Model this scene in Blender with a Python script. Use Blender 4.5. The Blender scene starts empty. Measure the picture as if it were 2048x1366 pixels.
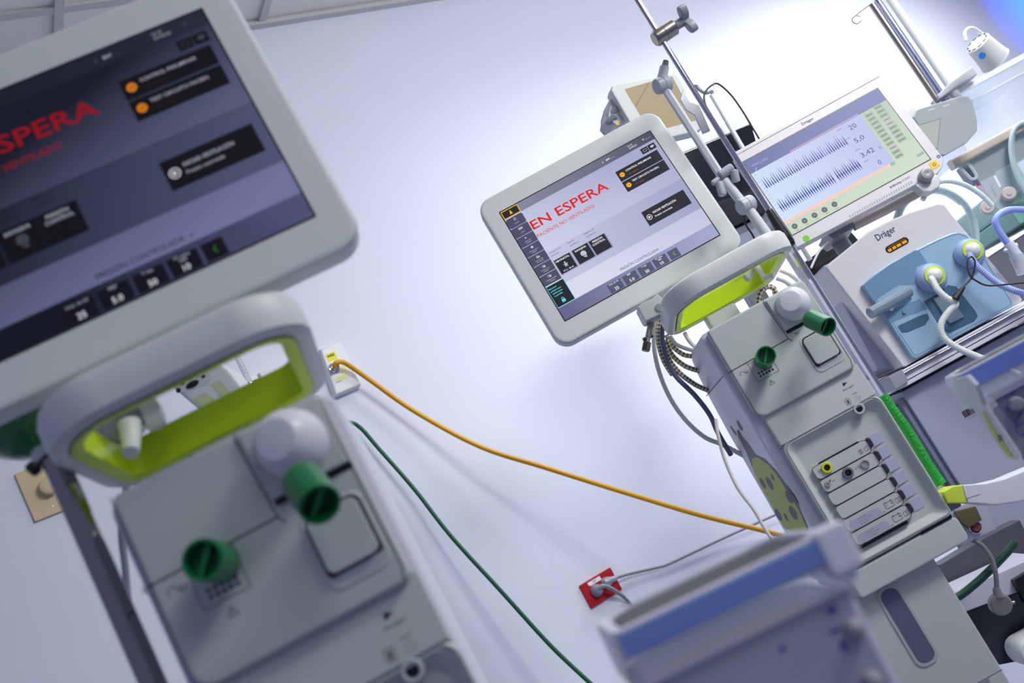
import bpy, bmesh, math, random
from mathutils import Vector, Matrix
random.seed(4)
PI=math.pi
# ------------------------------------------------------------------ camera, world, lights, exposure
W_,H_=2048,1366
LENS=35.0; FPX=W_*LENS/36.0
CAM=Vector((0,0,0.95))
up=Vector((-5091,9240,-1991)).normalized()          # world up seen from the camera
dx=Vector((2886,1160,-1991)); dx=(dx-up*dx.dot(up)).normalized()   # the wall's direction
dy=up.cross(dx)
MC=Matrix((dx,dy,up))                                # world = MC @ camera
cam=bpy.data.cameras.new('camera'); camo=bpy.data.objects.new('camera',cam)
bpy.context.scene.collection.objects.link(camo)
camo.matrix_world=Matrix.Translation(CAM)@MC.to_4x4()
cam.lens=LENS; cam.sensor_width=36; cam.clip_start=0.05
cam.dof.use_dof=True; cam.dof.focus_distance=1.85; cam.dof.aperture_fstop=4.8; cam.dof.aperture_blades=9
bpy.context.scene.camera=camo
sc=bpy.context.scene
sc.view_settings.view_transform='Standard'; sc.view_settings.look='None'
sc.view_settings.gamma=1; sc.view_settings.use_curve_mapping=False
sc.view_settings.exposure=0.0
def lin(h):
    c=[int(h[i:i+2],16)/255 for i in (0,2,4)]
    return tuple(x/12.92 if x<=.04045 else ((x+.055)/1.055)**2.4 for x in c)+(1,)
wd=bpy.data.worlds.new('world'); sc.world=wd; wd.use_nodes=True
wd.node_tree.nodes['Background'].inputs[0].default_value=lin('AAB4E2'); wd.node_tree.nodes['Background'].inputs[1].default_value=0.35
def area(name,loc,target,sx,sy,power,col,spread=180):
    l=bpy.data.lights.new(name,'AREA'); l.shape='RECTANGLE'; l.size=sx; l.size_y=sy; l.energy=power; l.color=col; l.spread=math.radians(spread)
    o=bpy.data.objects.new(name,l); sc.collection.objects.link(o); o.location=loc
    o.rotation_euler=(Vector(target)-Vector(loc)).to_track_quat('-Z','Y').to_euler(); return o
area('overhead_light',(2.5,1.2,2.66),(2.7,1.8,0),1.2,0.6,22,(.97,.98,1.0),130)
area('overhead_light',(3.8,1.5,2.66),(3.7,1.9,0),0.9,0.6,34,(.97,.98,1.0),140)
area('overhead_light',(1.3,1.5,2.66),(1.3,1.5,0),1.2,0.6,2,(.92,.95,1.0))
area('overhead_light',(0.7,-1.3,2.66),(0.4,0.8,1.1),1.2,0.6,9,(1.0,.99,.93),140)  # added fill, no such source seen, lifts the near ventilator
area('overhead_light',(2.0,-0.7,2.66),(2.0,1.4,1.1),1.2,0.6,46,(1.0,.985,.94),120)
area('window_light',(4.2,0.6,1.6),(2.9,2.4,1.7),0.9,1.2,9,(.95,.97,1.0),110)
sp=bpy.data.lights.new('phototherapy_light','SPOT'); sp.energy=300; sp.color=(.0,.07,1.0); sp.spot_size=math.radians(62); sp.spot_blend=1; sp.shadow_soft_size=.1
so=bpy.data.objects.new('phototherapy_light',sp); sc.collection.objects.link(so); so.location=(5.5,1.4,2.2)
so.rotation_euler=(Vector((5.5,2.4,2.12))-Vector(so.location)).to_track_quat('-Z','Y').to_euler()

# ------------------------------------------------------------------ pixel rays and frames (mm local)
def ray(px,py): return MC@Vector(((px-1024)/FPX,-(py-683)/FPX,-1))
class Fr:
    def __init__(s,R,t): s.R=Matrix(R); s.t=Vector(t); s.Ri=s.R.transposed()
    def _p(s,px,py,ax,c):
        q=s.Ri@ray(px,py); o=s.Ri@(CAM-s.t); k=(c/1000-o[ax])/q[ax]; return (o+q*k)*1000
    def p(s,px,py,y=0): return s._p(px,py,1,y)
    def px_(s,px,py,x=0): return s._p(px,py,0,x)
    def pz(s,px,py,z=0): return s._p(px,py,2,z)
    def mat(s): return Matrix.Translation(s.t)@s.R.to_4x4()
def Rz(deg,tilt=0): return Matrix.Rotation(math.radians(deg),3,'Z')@Matrix.Rotation(math.radians(tilt),3,'X')
def frat(px,py,rng,yaw,tilt=0):
    return Fr(Rz(yaw,tilt),CAM+ray(px,py).normalized()*rng)
WALL=Fr(Matrix.Identity(3),(0,2.4,0))
FB=Fr(Rz(-32.9),(1.0488,1.1163,CAM.z+.152)); NB=Fr(Rz(-24.5),(.1254,.7529,CAM.z+.172))
FM=Fr([[.874,.485,.027],[-.486,.870,.083],[.017,-.085,.996]],(1.127,1.271,CAM.z+.416))
NM=Fr([[.933,.359,.012],[-.359,.931,.064],[.012,-.064,.998]],(.214,.776,CAM.z+.436))
DM=Fr([[.8459,.5308,.0521],[-.5334,.8413,.0880],[.0029,-.1023,.9947]],CAM+Vector((1.841,1.339,.405)))
DB=frat(1820,717,2.22,-32)
IF=frat(1900,330,2.65,-31)
# ------------------------------------------------------------------ materials
MT={}
def M(name,hexc,rough=.45,metal=0,bump=0,bscale=60,spec=.5,var=.03,coat=0):
    if name in MT: return MT[name]
    m=bpy.data.materials.new(name); m.use_nodes=True; nt=m.node_tree; b=nt.nodes['Principled BSDF']
    c=lin(hexc); tc=nt.nodes.new('ShaderNodeTexCoord'); n=nt.nodes.new('ShaderNodeTexNoise'); n.inputs['Scale'].default_value=7; n.inputs['Detail'].default_value=3
    nt.links.new(tc.outputs['Object'],n.inputs['Vector'])
    r=nt.nodes.new('ShaderNodeMix'); r.data_type='RGBA'
    r.inputs[6].default_value=tuple(min(1,x*(1-var)) for x in c[:3])+(1,); r.inputs[7].default_value=tuple(min(1,x*(1+var)) for x in c[:3])+(1,)
    nt.links.new(n.outputs['Fac'],r.inputs[0]); nt.links.new(r.outputs[2],b.inputs['Base Color'])
    b.inputs['Roughness'].default_value=rough; b.inputs['Metallic'].default_value=metal; b.inputs['Specular IOR Level'].default_value=spec
    if coat: b.inputs['Coat Weight'].default_value=coat
    if bump:
        n2=nt.nodes.new('ShaderNodeTexNoise'); n2.inputs['Scale'].default_value=bscale; n2.inputs['Detail'].default_value=4
        nt.links.new(tc.outputs['Object'],n2.inputs['Vector']); bp=nt.nodes.new('ShaderNodeBump'); bp.inputs['Strength'].default_value=bump; bp.inputs['Distance'].default_value=.004
        nt.links.new(n2.outputs['Fac'],bp.inputs['Height']); nt.links.new(bp.outputs['Normal'],b.inputs['Normal'])
    MT[name]=m; return m
def EM(name,hexc,st=1.0,hex2=None,vec=None):
    """a lit screen colour; hex2 gives an emission gradient along local vec=(x0,z0,x1,z1) in mm"""
    if name in MT: return MT[name]
    m=bpy.data.materials.new(name); m.use_nodes=True; nt=m.node_tree; b=nt.nodes['Principled BSDF']
    b.inputs['Base Color'].default_value=(.004,.004,.005,1); b.inputs['Roughness'].default_value=.35; b.inputs['Specular IOR Level'].default_value=.12
    b.inputs['Emission Strength'].default_value=st
    if hex2:
        tc=nt.nodes.new('ShaderNodeTexCoord'); s=nt.nodes.new('ShaderNodeVectorMath'); s.operation='SUBTRACT'; d=nt.nodes.new('ShaderNodeVectorMath'); d.operation='DOT_PRODUCT'
        x0,z0,x1,z1=[v/1000 for v in vec]; L=(x1-x0)**2+(z1-z0)**2
        s.inputs[1].default_value=(x0,0,z0); d.inputs[1].default_value=((x1-x0)/L,0,(z1-z0)/L)
        nt.links.new(tc.outputs['Object'],s.inputs[0]); nt.links.new(s.outputs[0],d.inputs[0])
        r=nt.nodes.new('ShaderNodeValToRGB'); r.color_ramp.elements[0].color=lin(hexc); r.color_ramp.elements[1].color=lin(hex2)
        nt.links.new(d.outputs['Value'],r.inputs[0]); nt.links.new(r.outputs[0],b.inputs['Emission Color'])
    else: b.inputs['Emission Color'].default_value=lin(hexc)
    MT[name]=m; return m
def CLEAR(name,hexc,alpha=.25,rough=.15):
    if name in MT: return MT[name]
    m=bpy.data.materials.new(name); m.use_nodes=True; nt=m.node_tree; out=nt.nodes['Material Output']; b=nt.nodes['Principled BSDF']
    b.inputs['Base Color'].default_value=lin(hexc); b.inputs['Roughness'].default_value=rough
    t=nt.nodes.new('ShaderNodeBsdfTransparent'); t.inputs[0].default_value=tuple(.5+.5*x for x in lin(hexc)[:3])+(1,)
    mx=nt.nodes.new('ShaderNodeMixShader'); lw=nt.nodes.new('ShaderNodeLayerWeight'); lw.inputs[0].default_value=.25
    ma=nt.nodes.new('ShaderNodeMath'); ma.operation='MULTIPLY_ADD'; ma.inputs[1].default_value=.5; ma.inputs[2].default_value=alpha; ma.use_clamp=True
    nt.links.new(lw.outputs['Facing'],ma.inputs[0]); nt.links.new(ma.outputs[0],mx.inputs[0]); nt.links.new(t.outputs[0],mx.inputs[1]); nt.links.new(b.outputs[0],mx.inputs[2]); nt.links.new(mx.outputs[0],out.inputs[0])
    MT[name]=m; return m
def BRAID(name,h1,h2,scale):
    if name in MT: return MT[name]
    m=M(name,h1,.6); nt=m.node_tree; b=nt.nodes['Principled BSDF']
    uv=nt.nodes.new('ShaderNodeUVMap'); mp=nt.nodes.new('ShaderNodeMapping'); mp.inputs['Rotation'].default_value=(0,0,PI/4); ch=nt.nodes.new('ShaderNodeTexChecker'); ch.inputs['Scale'].default_value=scale
    ch.inputs[1].default_value=lin(h1); ch.inputs[2].default_value=lin(h2)
    nt.links.new(uv.outputs[0],mp.inputs[0]); nt.links.new(mp.outputs[0],ch.inputs[0]); nt.links.new(ch.outputs[0],b.inputs['Base Color']); return m
white=M('white_plastic','D9DFDD',.42); greyw=M('pale_grey_plastic','C2C9C7',.45); side=M('lavender_white_plastic','D6D9E6',.4)
lime=M('lime_plastic','C2E000',.38); green=M('green_plastic','0B7A44',.35); dark=M('dark_plastic','26272E',.4); black=M('black_plastic','0C0C10',.35)
line=M('seam_line','3A3E40',.6); chrome=M('chrome','D8D8DC',.12,1); steel=M('brushed_steel','A9A49C',.3,1); grey=M('grey_plastic','8E949B',.45)
lgrey=M('light_grey_plastic','B4BAC2',.45); cool=M('cool_grey_paint','9A9FB2',.5); coolw=M('cool_white_paint','D2D3E2',.45)
blue=M('blue_plastic','4A66B0',.4); tabm=M('periwinkle_plastic','AEB6CE',.5); yel=M('yellow_rubber','E0A400',.4); yring=M('yellow_plastic','DDE600',.4)
navy=M('navy_print','1E2E66',.5); ink=M('black_print','23252A',.6); inkg=M('grey_print','6E7478',.6); red=M('red_plastic','B0101A',.35); beige=M('beige_plastic','D3BE96',.5)
paper=M('white_label','E8E6F0',.6); dgreen=M('dark_green_rubber','0A5A3C',.4); wtube=M('ivory_tube','F0EFE2',.4); pblue=M('pale_blue_tube','93A7EE',.35)
cblk=M('black_rubber','101014',.5); tcord=M('grey_cord','7E828C',.5)
# ------------------------------------------------------------------ mesh collector
def inset(o,e):
    n=len(o); r=[]
    a=sum(o[i][0]*o[(i+1)%n][1]-o[(i+1)%n][0]*o[i][1] for i in range(n)); sg=1 if a>0 else -1
    for i in range(n):
        p0,p1,p2=Vector(o[i-1]),Vector(o[i]),Vector(o[(i+1)%n])
        d1=(p1-p0); d2=(p2-p1)
        if d1.length<1e-6: d1=d2.copy()
        if d2.length<1e-6: d2=d1.copy()
        d1.normalize(); d2.normalize(); n1=Vector((-d1.y,d1.x))*sg; n2=Vector((-d2.y,d2.x))*sg; b=n1+n2
        if b.length<1e-6: b=n1.copy()
        b.normalize(); c=max(.4,b.dot(n1)); r.append(tuple(p1+b*(e/c)))
    return r
def rr(x0,x1,z0,z1,r=0,seg=5):
    if isinstance(r,(int,float)): r=(r,)*4     # bl, br, tr, tl
    o=[]
    for (cx,cz,a0,q) in ((x0+r[0],z0+r[0],PI,r[0]),(x1-r[1],z0+r[1],1.5*PI,r[1]),(x1-r[2],z1-r[2],0,r[2]),(x0+r[3],z1-r[3],.5*PI,r[3])):
        if q<=0: o.append((cx,cz)); continue
        for k in range(seg+1):
            a=a0+PI/2*k/seg; o.append((cx+q*math.cos(a),cz+q*math.sin(a)))
    return o
def circ(cx,cz,r,n=24,rz=None): return [(cx+r*math.cos(2*PI*k/n),cz+(rz or r)*math.sin(2*PI*k/n)) for k in range(n)]
def sm(pts,n=8,closed=False):
    P=[Vector(p) for p in pts]; out=[]; N=len(P)
    if N<3: return P
    rng=range(N) if closed else range(N-1)
    for i in rng:
        if closed: a,b,c,d=P[i-1],P[i],P[(i+1)%N],P[(i+2)%N]
        else: a,b,c,d=P[max(i-1,0)],P[i],P[i+1],P[min(i+2,N-1)]
        for k in range(n):
            t=k/n; out.append(.5*((2*b)+(c-a)*t+(2*a-5*b+4*c-d)*t*t+(3*b-a-3*c+d)*t**3))
    if not closed: out.append(P[-1])
    return out
class G:
    def __init__(s): s.V=[];s.F=[];s.I=[];s.m=[];s.uv={}
    def mi(s,m):
        if m not in s.m: s.m.append(m)
        return s.m.index(m)
    def add(s,V,F,m):
        b=len(s.V); s.V+=[Vector(v) for v in V]; k=s.mi(m)
        for f in F: s.F.append([b+i for i in f]); s.I.append(k)
    def prism(s,o,ax,a0,a1,m,e=0,e2=None,cap=True):
        """outline extruded along ax from a0 to a1; e / e2 bevels at a0 / a1"""
        if e2 is None: e2=e
        sg=1 if a1>a0 else -1
        rings=[]
        if e: rings+=[(inset(o,e),a0),(inset(o,e*.3),a0+sg*e*.3)]; rings.append((o,a0+sg*e))
        else: rings.append((o,a0))
        if e2: rings.append((o,a1-sg*e2)); rings+=[(inset(o,e2*.3),a1-sg*e2*.3),(inset(o,e2),a1)]
        else: rings.append((o,a1))
        s.rings([[(({'x':(h,u,v),'y':(u,h,v),'z':(u,v,h)})[ax]) for u,v in r] for r,h in rings],m,cap)
        return s
    def rings(s,R,m,cap=True,wrap=False):
        n=len(R[0]); V=[v for r in R for v in r]; F=[]
        L=len(R)
        for j in range(L if wrap else L-1):
            for i in range(n):
                a=j*n+i;b=j*n+(i+1)%n;c=((j+1)%L)*n+(i+1)%n;d=((j+1)%L)*n+i; F.append([a,b,c,d])
        if cap and not wrap: F.append(list(range(n))[::-1]); F.append([(L-1)*n+i for i in range(n)])
        s.add(V,F,m); return s
    def box(s,x0,x1,y0,y1,z0,z1,m,e=0):
        if e: return s.prism(rr(x0,x1,z0,z1,e,2),'y',y0,y1,m,e*.8)
        return s.prism([(x0,z0),(x1,z0),(x1,z1),(x0,z1)],'y',y0,y1,m)
    def tube(s,pts,r,m,seg=10,n=8,closed=False,cap=True,flat=None,corr=0,cstep=4.0):
        P=sm(pts,n,closed) if n else [Vector(p) for p in pts]
        if corr:   # resample for corrugation
            Q=[P[0]];
            for p in P[1:]:
                d=p-Q[-1]
                while d.length>cstep/2: Q.append(Q[-1]+d.normalized()*cstep/2); d=p-Q[-1]
            P=Q
        N=len(P); R=[]; up0=None; L=0
        b=len(s.V); f0=len(s.F)
        for i,p in enumerate(P):
            t=(P[(i+1)%N]-P[i-1]) if closed else (P[min(i+1,N-1)]-P[max(i-1,0)])
            if t.length<1e-9: t=Vector((0,0,1))
            t.normalize()
            if up0 is None: up0=t.orthogonal().normalized()
            else:
                up0=up0-t*up0.dot(t)
                if up0.length<1e-6: up0=t.orthogonal()
                up0.normalize()
            w=t.cross(up0); q=r if isinstance(r,(int,float)) else r[0]+(r[1]-r[0])*i/(N-1)
            if corr: q*=1+corr*(1 if i%2 else -1)
            R.append([p+up0*math.cos(2*PI*k/seg)*q*(flat or 1)+w*math.sin(2*PI*k/seg)*q for k in range(seg)])
            if i: L+=(P[i]-P[i-1]).length
            for k in range(seg): s.uv[b+i*seg+k]=(k/seg,L)
        s.rings(R,m,cap and not closed,closed); return s
    def lathe(s,prof,org,dir,m,seg=28,cap=True):
        d=Vector(dir).normalized(); u=d.orthogonal().normalized(); w=d.cross(u); o=Vector(org)
        s.rings([[o+d*h+(u*math.cos(2*PI*k/seg)+w*math.sin(2*PI*k/seg))*max(r,.01) for k in range(seg)] for r,h in prof],m,cap); return s
    def poly(s,pts,m): s.add(pts,[list(range(len(pts)))],m); return s
    def flat(s,o,y,m): return s.poly([(u,y,v) for u,v in o],m)
    def frame(s,o,w,y,m):
        i=inset(o,w); n=len(o); s.add([(u,y,v) for u,v in o]+[(u,y,v) for u,v in i],[[k,(k+1)%n,n+(k+1)%n,n+k] for k in range(n)],m); return s
    def ln(s,pts,w,y,m):
        for a,b in zip(pts,pts[1:]):
            a=Vector(a);b=Vector(b);d=(b-a)
            if d.length<1e-6: continue
            d.normalize(); q=Vector((-d.y,d.x))*w/2; a=a-d*w*.3; b=b+d*w*.3
            s.flat([tuple(a+q),tuple(a-q),tuple(b-q),tuple(b+q)],y,m)
        return s
    def text(s,t,x,z,y,h,m,w=None,al='l',bold=0,rot=0,fn=None):
        """cap height h (mm), optional total width w"""
        V,F=glyphs(t,bold)
        x0=min(v[0] for v in V);x1=max(v[0] for v in V); k=h/.73; kx=(w/(x1-x0)) if w else k
        off={'l':-x0,'c':-(x0+x1)/2,'r':-x1}[al]; c,sn=math.cos(rot),math.sin(rot)
        P=[]
        for a,b in V:
            u=(a+off)*kx;v=b*k; u,v=u*c-v*sn,u*sn+v*c
            P.append(fn(x+u,z+v) if fn else (x+u,y,z+v))
        s.add(P,F,m); return s
    def xf(s,mat,start=0):
        for i in range(start,len(s.V)): s.V[i]=mat@s.V[i]
        return s
    def build(s,name,parent=None,label=None,mat=None,cat=None,group=None,kind=None,frame=None,ang=38):
        me=bpy.data.meshes.new(name)
        V=s.V; org=Vector((0,0,0))
        if frame is not None and parent is None:      # re-origin a top-level mesh at its own bottom centre
            V=[frame.mat()@(v/1000)*1000 for v in V]
        if parent is None:
            mn=[min(v[i] for v in V) for i in range(3)]; mx=[max(v[i] for v in V) for i in range(3)]
            org=Vector(((mn[0]+mx[0])/2,(mn[1]+mx[1])/2,mn[2]))
        me.from_pydata([tuple((v-org)/1000) for v in V],[],s.F)
        for m in s.m: me.materials.append(m)
        me.polygons.foreach_set('material_index',s.I)
        if s.uv:
            ul=me.uv_layers.new(name='UVMap')
            for lp in me.loops:
                u=s.uv.get(lp.vertex_index)
                if u: ul.data[lp.index].uv=(u[0],u[1]/1000)
        bm=bmesh.new(); bm.from_mesh(me); bmesh.ops.recalc_face_normals(bm,faces=bm.faces); bm.to_mesh(me); bm.free()
        me.shade_smooth(); me.set_sharp_from_angle(angle=math.radians(ang)); me.update()
        o=bpy.data.objects.new(name,me); sc.collection.objects.link(o)
        if parent is not None: o.parent=parent
        if parent is None: o.location=org/1000
        if mat is not None: o.matrix_basis=mat
        if not s.uv and len(s.F)<4000:
            wn=o.modifiers.new('weighted normals','WEIGHTED_NORMAL'); wn.keep_sharp=True; wn.weight=80; wn.mode='FACE_AREA'
        tag(o,label,cat,group,kind); return o
GC={}
def glyphs(t,bold):
    k=(t,bold)
    if k not in GC:
        cu=bpy.data.curves.new('t','FONT'); cu.body=t; cu.size=1; cu.resolution_u=2; cu.offset=bold; cu.fill_mode='FRONT'
        ob=bpy.data.objects.new('t',cu); me=ob.to_mesh()
        GC[k]=([(v.co.x,v.co.y) for v in me.vertices],[list(p.vertices) for p in me.polygons])
        ob.to_mesh_clear(); bpy.data.objects.remove(ob); bpy.data.curves.remove(cu)
    return GC[k]
def tag(o,label=None,cat=None,group=None,kind=None):
    if label: o['label']=label
    if cat: o['category']=cat
    if group: o['group']=group
    if kind: o['kind']=kind
def thing(name,label,cat,fr,group=None,floor=False):
    """Empty at the thing's base; returns (empty, dz) ; parts are built in the frame's coordinates"""
    o=bpy.data.objects.new(name,None); sc.collection.objects.link(o); o.empty_display_size=.05
    o.matrix_world=fr.mat(); tag(o,label,cat,group); return o
def wthing(name,label,cat,loc,group=None):
    return thing(name,label,cat,Fr(Matrix.Identity(3),loc),group)
IDF=Fr(Matrix.Identity(3),(0,0,0))
# ------------------------------------------------------------------ room shell
g=G(); g.box(-1500,6200,2400,2500,0,2700,M('painted_wall','DADFEE',.55,bump=.12,bscale=30,var=.02)); g.build('wall_back',kind='structure')
g=G(); g.box(-1500,6200,-2600,2500,-60,0,M('vinyl_floor','8F93A6',.35)); g.build('floor',kind='structure')
g=G(); g.box(-1500,6200,-2600,2500,2700,2760,M('ceiling_tile','EEE9E2',.8,bump=.2,bscale=120)); g.build('ceiling',kind='structure')
g=G(); tb=M('ceiling_rail','C4C4C2',.5)
g.box(-1500,6200,2376,2400,2680,2700,tb)
for yy in (2210,1600,1000,400): g.box(-1500,6200,yy-12,yy+12,2690,2700,tb)
for k in range(12):
    xx=-1180+k*600+110; g.box(xx-12,xx+12,-1500,2376,2688.5,2700,tb)
g.build('trim_1',kind='structure')
g=G(); g.box(-1500,6200,2388,2400,0,90,M('baseboard_vinyl','7F8498',.5)); g.build('baseboard_back',kind='structure')

# ------------------------------------------------------------------ ventilator screen contents (mm on the panel)
def ui(name,parent,dimmed):
    g=G(); d=dimmed
    E=lambda n,a,b,st=1:EM(('dim_' if d else 'lit_')+n,b if d else a,st)
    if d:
        bg=EM('dim_bg','151724',1,'6C7198',(10,75,75,-95)); band=EM('dim_band','171A26',1,'4C5272',(-60,60,150,-60)); bar=EM('dim_bar','14151D',1,'232637',(-120,0,150,0)); bot=EM('dim_bot','121320',1,'4A4F72',(-60,0,150,0))  # near screen's viewing-angle falloff is put into these emission gradients
    else:
        bg=EM('lit_bg','D6D9EE',1,'A5A9CC',(-60,-70,40,110)); band=EM('lit_band','C3C6DD',1,'9DA3C8',(-120,0,150,0)); bar=EM('lit_bar','85889F',1,'4C4E62',(-120,0,150,0)); bot=EM('lit_bot','62658A',1,'A3A7CC',(-140,-100,140,-100))
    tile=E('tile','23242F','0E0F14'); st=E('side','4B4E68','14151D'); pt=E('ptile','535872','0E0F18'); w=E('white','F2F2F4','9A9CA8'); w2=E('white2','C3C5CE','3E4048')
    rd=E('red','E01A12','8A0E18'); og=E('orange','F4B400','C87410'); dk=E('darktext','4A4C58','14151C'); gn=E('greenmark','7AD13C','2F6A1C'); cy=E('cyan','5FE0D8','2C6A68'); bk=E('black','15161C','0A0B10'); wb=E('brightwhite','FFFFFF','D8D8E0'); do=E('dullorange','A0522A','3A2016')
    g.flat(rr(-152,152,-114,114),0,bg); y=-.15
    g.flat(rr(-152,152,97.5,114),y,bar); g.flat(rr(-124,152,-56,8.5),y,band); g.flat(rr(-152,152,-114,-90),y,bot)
    g.flat(rr(-152,-119.5,97.5,113.5),y*2,tile); g.frame(rr(-152,-119.5,97.5,113.5),1.4,y*3,og)
    g.flat([(-138.5,102),(-133,102),(-134,105),(-134.6,108),(-135.8,109.6),(-137,108),(-137.6,105)],y*3,og)
    names=['INICIAR','VISTAS','LÍMITES DE\nALARMA','TENDENCIAS Y\nDIARIO','DATOS DEL\nPACIENTE','ESTADO DEL\nSISTEMA','CALIBRACIONES\nY PRUEBAS']
    z=96
    for k,nm in enumerate(names):
        h=20.3; g.flat(rr(-152,-119.5,z-h+.7,z,3 if k==0 else .6,2),y*2,st)
        L=nm.split('\n')
        for j,q in enumerate(L): g.text(q,-135.7,z-14.2-3.4*j+(1.4 if len(L)>1 else 0),y*3,2.0,w2,al='c')
        cx,cz=-135.7,z-5.5
        if k==0: g.frame(circ(cx,cz,2.6,16),.5,y*3,w2); g.flat([(cx-.8,cz-1.2),(cx+1.3,cz),(cx-.8,cz+1.2)],y*3,w2)
        elif k==1:
            for i in range(3): g.flat(rr(cx-4+i*2.8,cx-1.8+i*2.8,cz-2,cz+2),y*3,w2)
        elif k==2: g.text('\u00b7\u2014',cx,cz-1,y*3,2,w2,al='c'); g.flat([(cx-3,cz-1.5),(cx+1,cz),(cx-2,cz+2)],y*3,w2)
        elif k==3: g.flat(rr(cx-2.2,cx+2.2,cz-2.2,cz+2.2,1.2,2),y*3,w2)
        elif k==4: g.flat(circ(cx-1,cz+1.3,1.2,10),y*3,w2); g.flat(rr(cx-2.8,cx+.8,cz-2.3,cz),y*3,w2); g.flat(rr(cx+1,cx+3.4,cz-2.3,cz+.4),y*3,w2)
        else: g.frame(rr(cx-3,cx+1,cz-2,cz+2),.5,y*3,w2); g.flat(rr(cx-.8,cx+3,cz-2.6,cz+1),y*3,w2)
        z-=h
    g.flat(rr(-152,-118,-89.5,-47),y*2,tile); g.frame(rr(-152,-118,-89.5,-47),.7,y*3,cy)
    for j,q in enumerate(['Mantener','pulsado para','desbloquear','la pantalla']): g.text(q,-149.5+j*1.0,-54.5-5*j,y*3,2.9,cy,bold=.01)
    g.flat(rr(-139.5,-133,-84.5,-79.5),y*3,cy); g.frame(rr(-138.5,-134,-80,-75.5,(0,0,2,2)),1,y*3,cy); g.flat(rr(-136.6,-135.9,-83,-81),y*4,tile)
    g.text('EN ESPERA',-117.5,56,y*2,17.6,rd,w=152,bold=.012); g.text('PACIENTE NO VENTILADO',-118,39,y*2,6.8,rd,w=113)
    g.text('12:15',103,107.3,y*2,3.3,w); g.text('25/05/22',103,102.5,y*2,3.3,w)
    g.text('BW',57,103.7,y*2,3.6,w,bold=.02); g.ln([(66,104),(68,104)],.4,y*2,w2); g.ln([(69,104),(74,104)],.4,y*2,w2)
    g.flat([(49,103),(51,103),(50.4,107.5),(49.6,107.5)],y*2,w2); g.flat([(131.5,106.5),(134.5,104),(134.5,109)],y*2,w2); g.ln([(137,104.5),(148,104.5)],.5,y*2,w2)
    for x in (118.5,133): g.flat(rr(x,x+13.5,81.5,92.5),y*2,tile)
    g.frame(rr(122,129,84.5,89.5,1),.6,y*3,w2); g.flat([(136,87),(138,89.5),(143,89.5),(144.5,87),(140,84.5)],y*3,w2)
    for z0,t,sub in ((56,'CONTROL PRELIMINAR','Sin realizar'),(33.4,'TEST CIRCUITO PACIEN.','Sin realizar')):
        g.flat(rr(59,144,z0,z0+21.3),y*2,tile); g.flat(circ(67.3,z0+11,4.6,20),y*3,og); g.flat(rr(64.9,69.7,z0+10.5,z0+11.6),y*4,rd)
        g.text(t,76,z0+12.6,y*3,3.6,w,bold=.015); g.text(sub,78.5,z0+5,y*3,3.0,do)
    g.flat(rr(58.5,143,-40.5,-11),y*2,tile); g.frame(circ(66.8,-25.7,5,20),.9,y*3,wb); g.flat([(65,-28.2),(69.6,-25.7),(65,-23.2)],y*3,wb)
    g.text('INICIAR VENTILACIÓN',76,-23.4,y*3,4,w,w=46,bold=.018); g.text('Presión controlada',76,-31,y*3,3.4,w,w=34,bold=.012)
    for x,t,cap in ((-116,'NEONATAL',('Categoría de','paciente')),(-80.5,'INVASIVA',('Tipo de','ventilación')),(-47,'PRESIÓN',('Régimen de','ventilación'))):
        g.flat(rr(x-1.5,x+32.5,-41.8,-11),y*1.5,E('shadow','9296B4','10111A')); g.flat(rr(x,x+30.5,-40,-11.7),y*2,tile); g.text(t,x+15,-17.5,y*3,3.7,w,al='c',bold=.018)
        g.text(cap[0],x,3,y*3,3.2,dk); g.text(cap[1],x+1,-3.5,y*3,3.2,dk)
    g.text('CONTROL',-32,-23,y*3,3.7,w,al='c',bold=.018)
    g.flat(circ(-101,-23.5,1.6,12),y*3,w2); g.flat([(-103.5,-30),(-98.5,-30),(-99.3,-25.3),(-102.7,-25.3)],y*3,w2); g.ln([(-105,-26.5),(-97,-26.5)],.9,y*3,w2); g.ln([(-102,-29),(-103,-32)],.9,y*3,w2); g.ln([(-100,-29),(-99,-32)],.9,y*3,w2)
    g.text('Vᴛ 2 - 50 ml' if False else 'VT 2 - 50 ml',-101,-38,y*3,2.8,w,al='c',bold=.02)
    g.flat(circ(-65,-25.5,5.2,18),y*3,w2); g.flat([(-69,-28),(-61.5,-27),(-61.5,-34),(-66,-33)],y*3,w2); g.ln([(-70,-29),(-62,-31)],.9,y*4,tile)
    g.text('PRESIÓN CONTROLADA',-26,-86,y*2,5.3,dk,w=76); g.flat([(54,-83.5),(58,-83.5),(56,-85.5)],y*2,E('ochre','A8A888','303028'))
    for x,a,b in ((-60.8,'Conc. de O2','25'),(-30.8,'PEEP','5.0'),(-.8,'F resp.','50'),(28.4,'PC sobre PEEP','10')):
        g.flat(rr(x,x+26,-113.4,-95.8),y*2,pt); g.text(b,x+13,-111,y*3,5.6,wb,al='c',bold=.008)
        g.text(a.replace(' PEEP',''),x+13,-98.9,y*3,2.6,w,al='c',bold=.015)
        if 'sobre' in a: g.text('PEEP',x+13,-102.6,y*3,2.4,w,al='c',bold=.015)
    g.flat(rr(58,77,-113.2,-96),y*2,pt); g.ln([(69.3,-101.6),(66.6,-104.6),(69.3,-107.6)],1,y*3,gn)
    g.build(name,parent)

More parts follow.
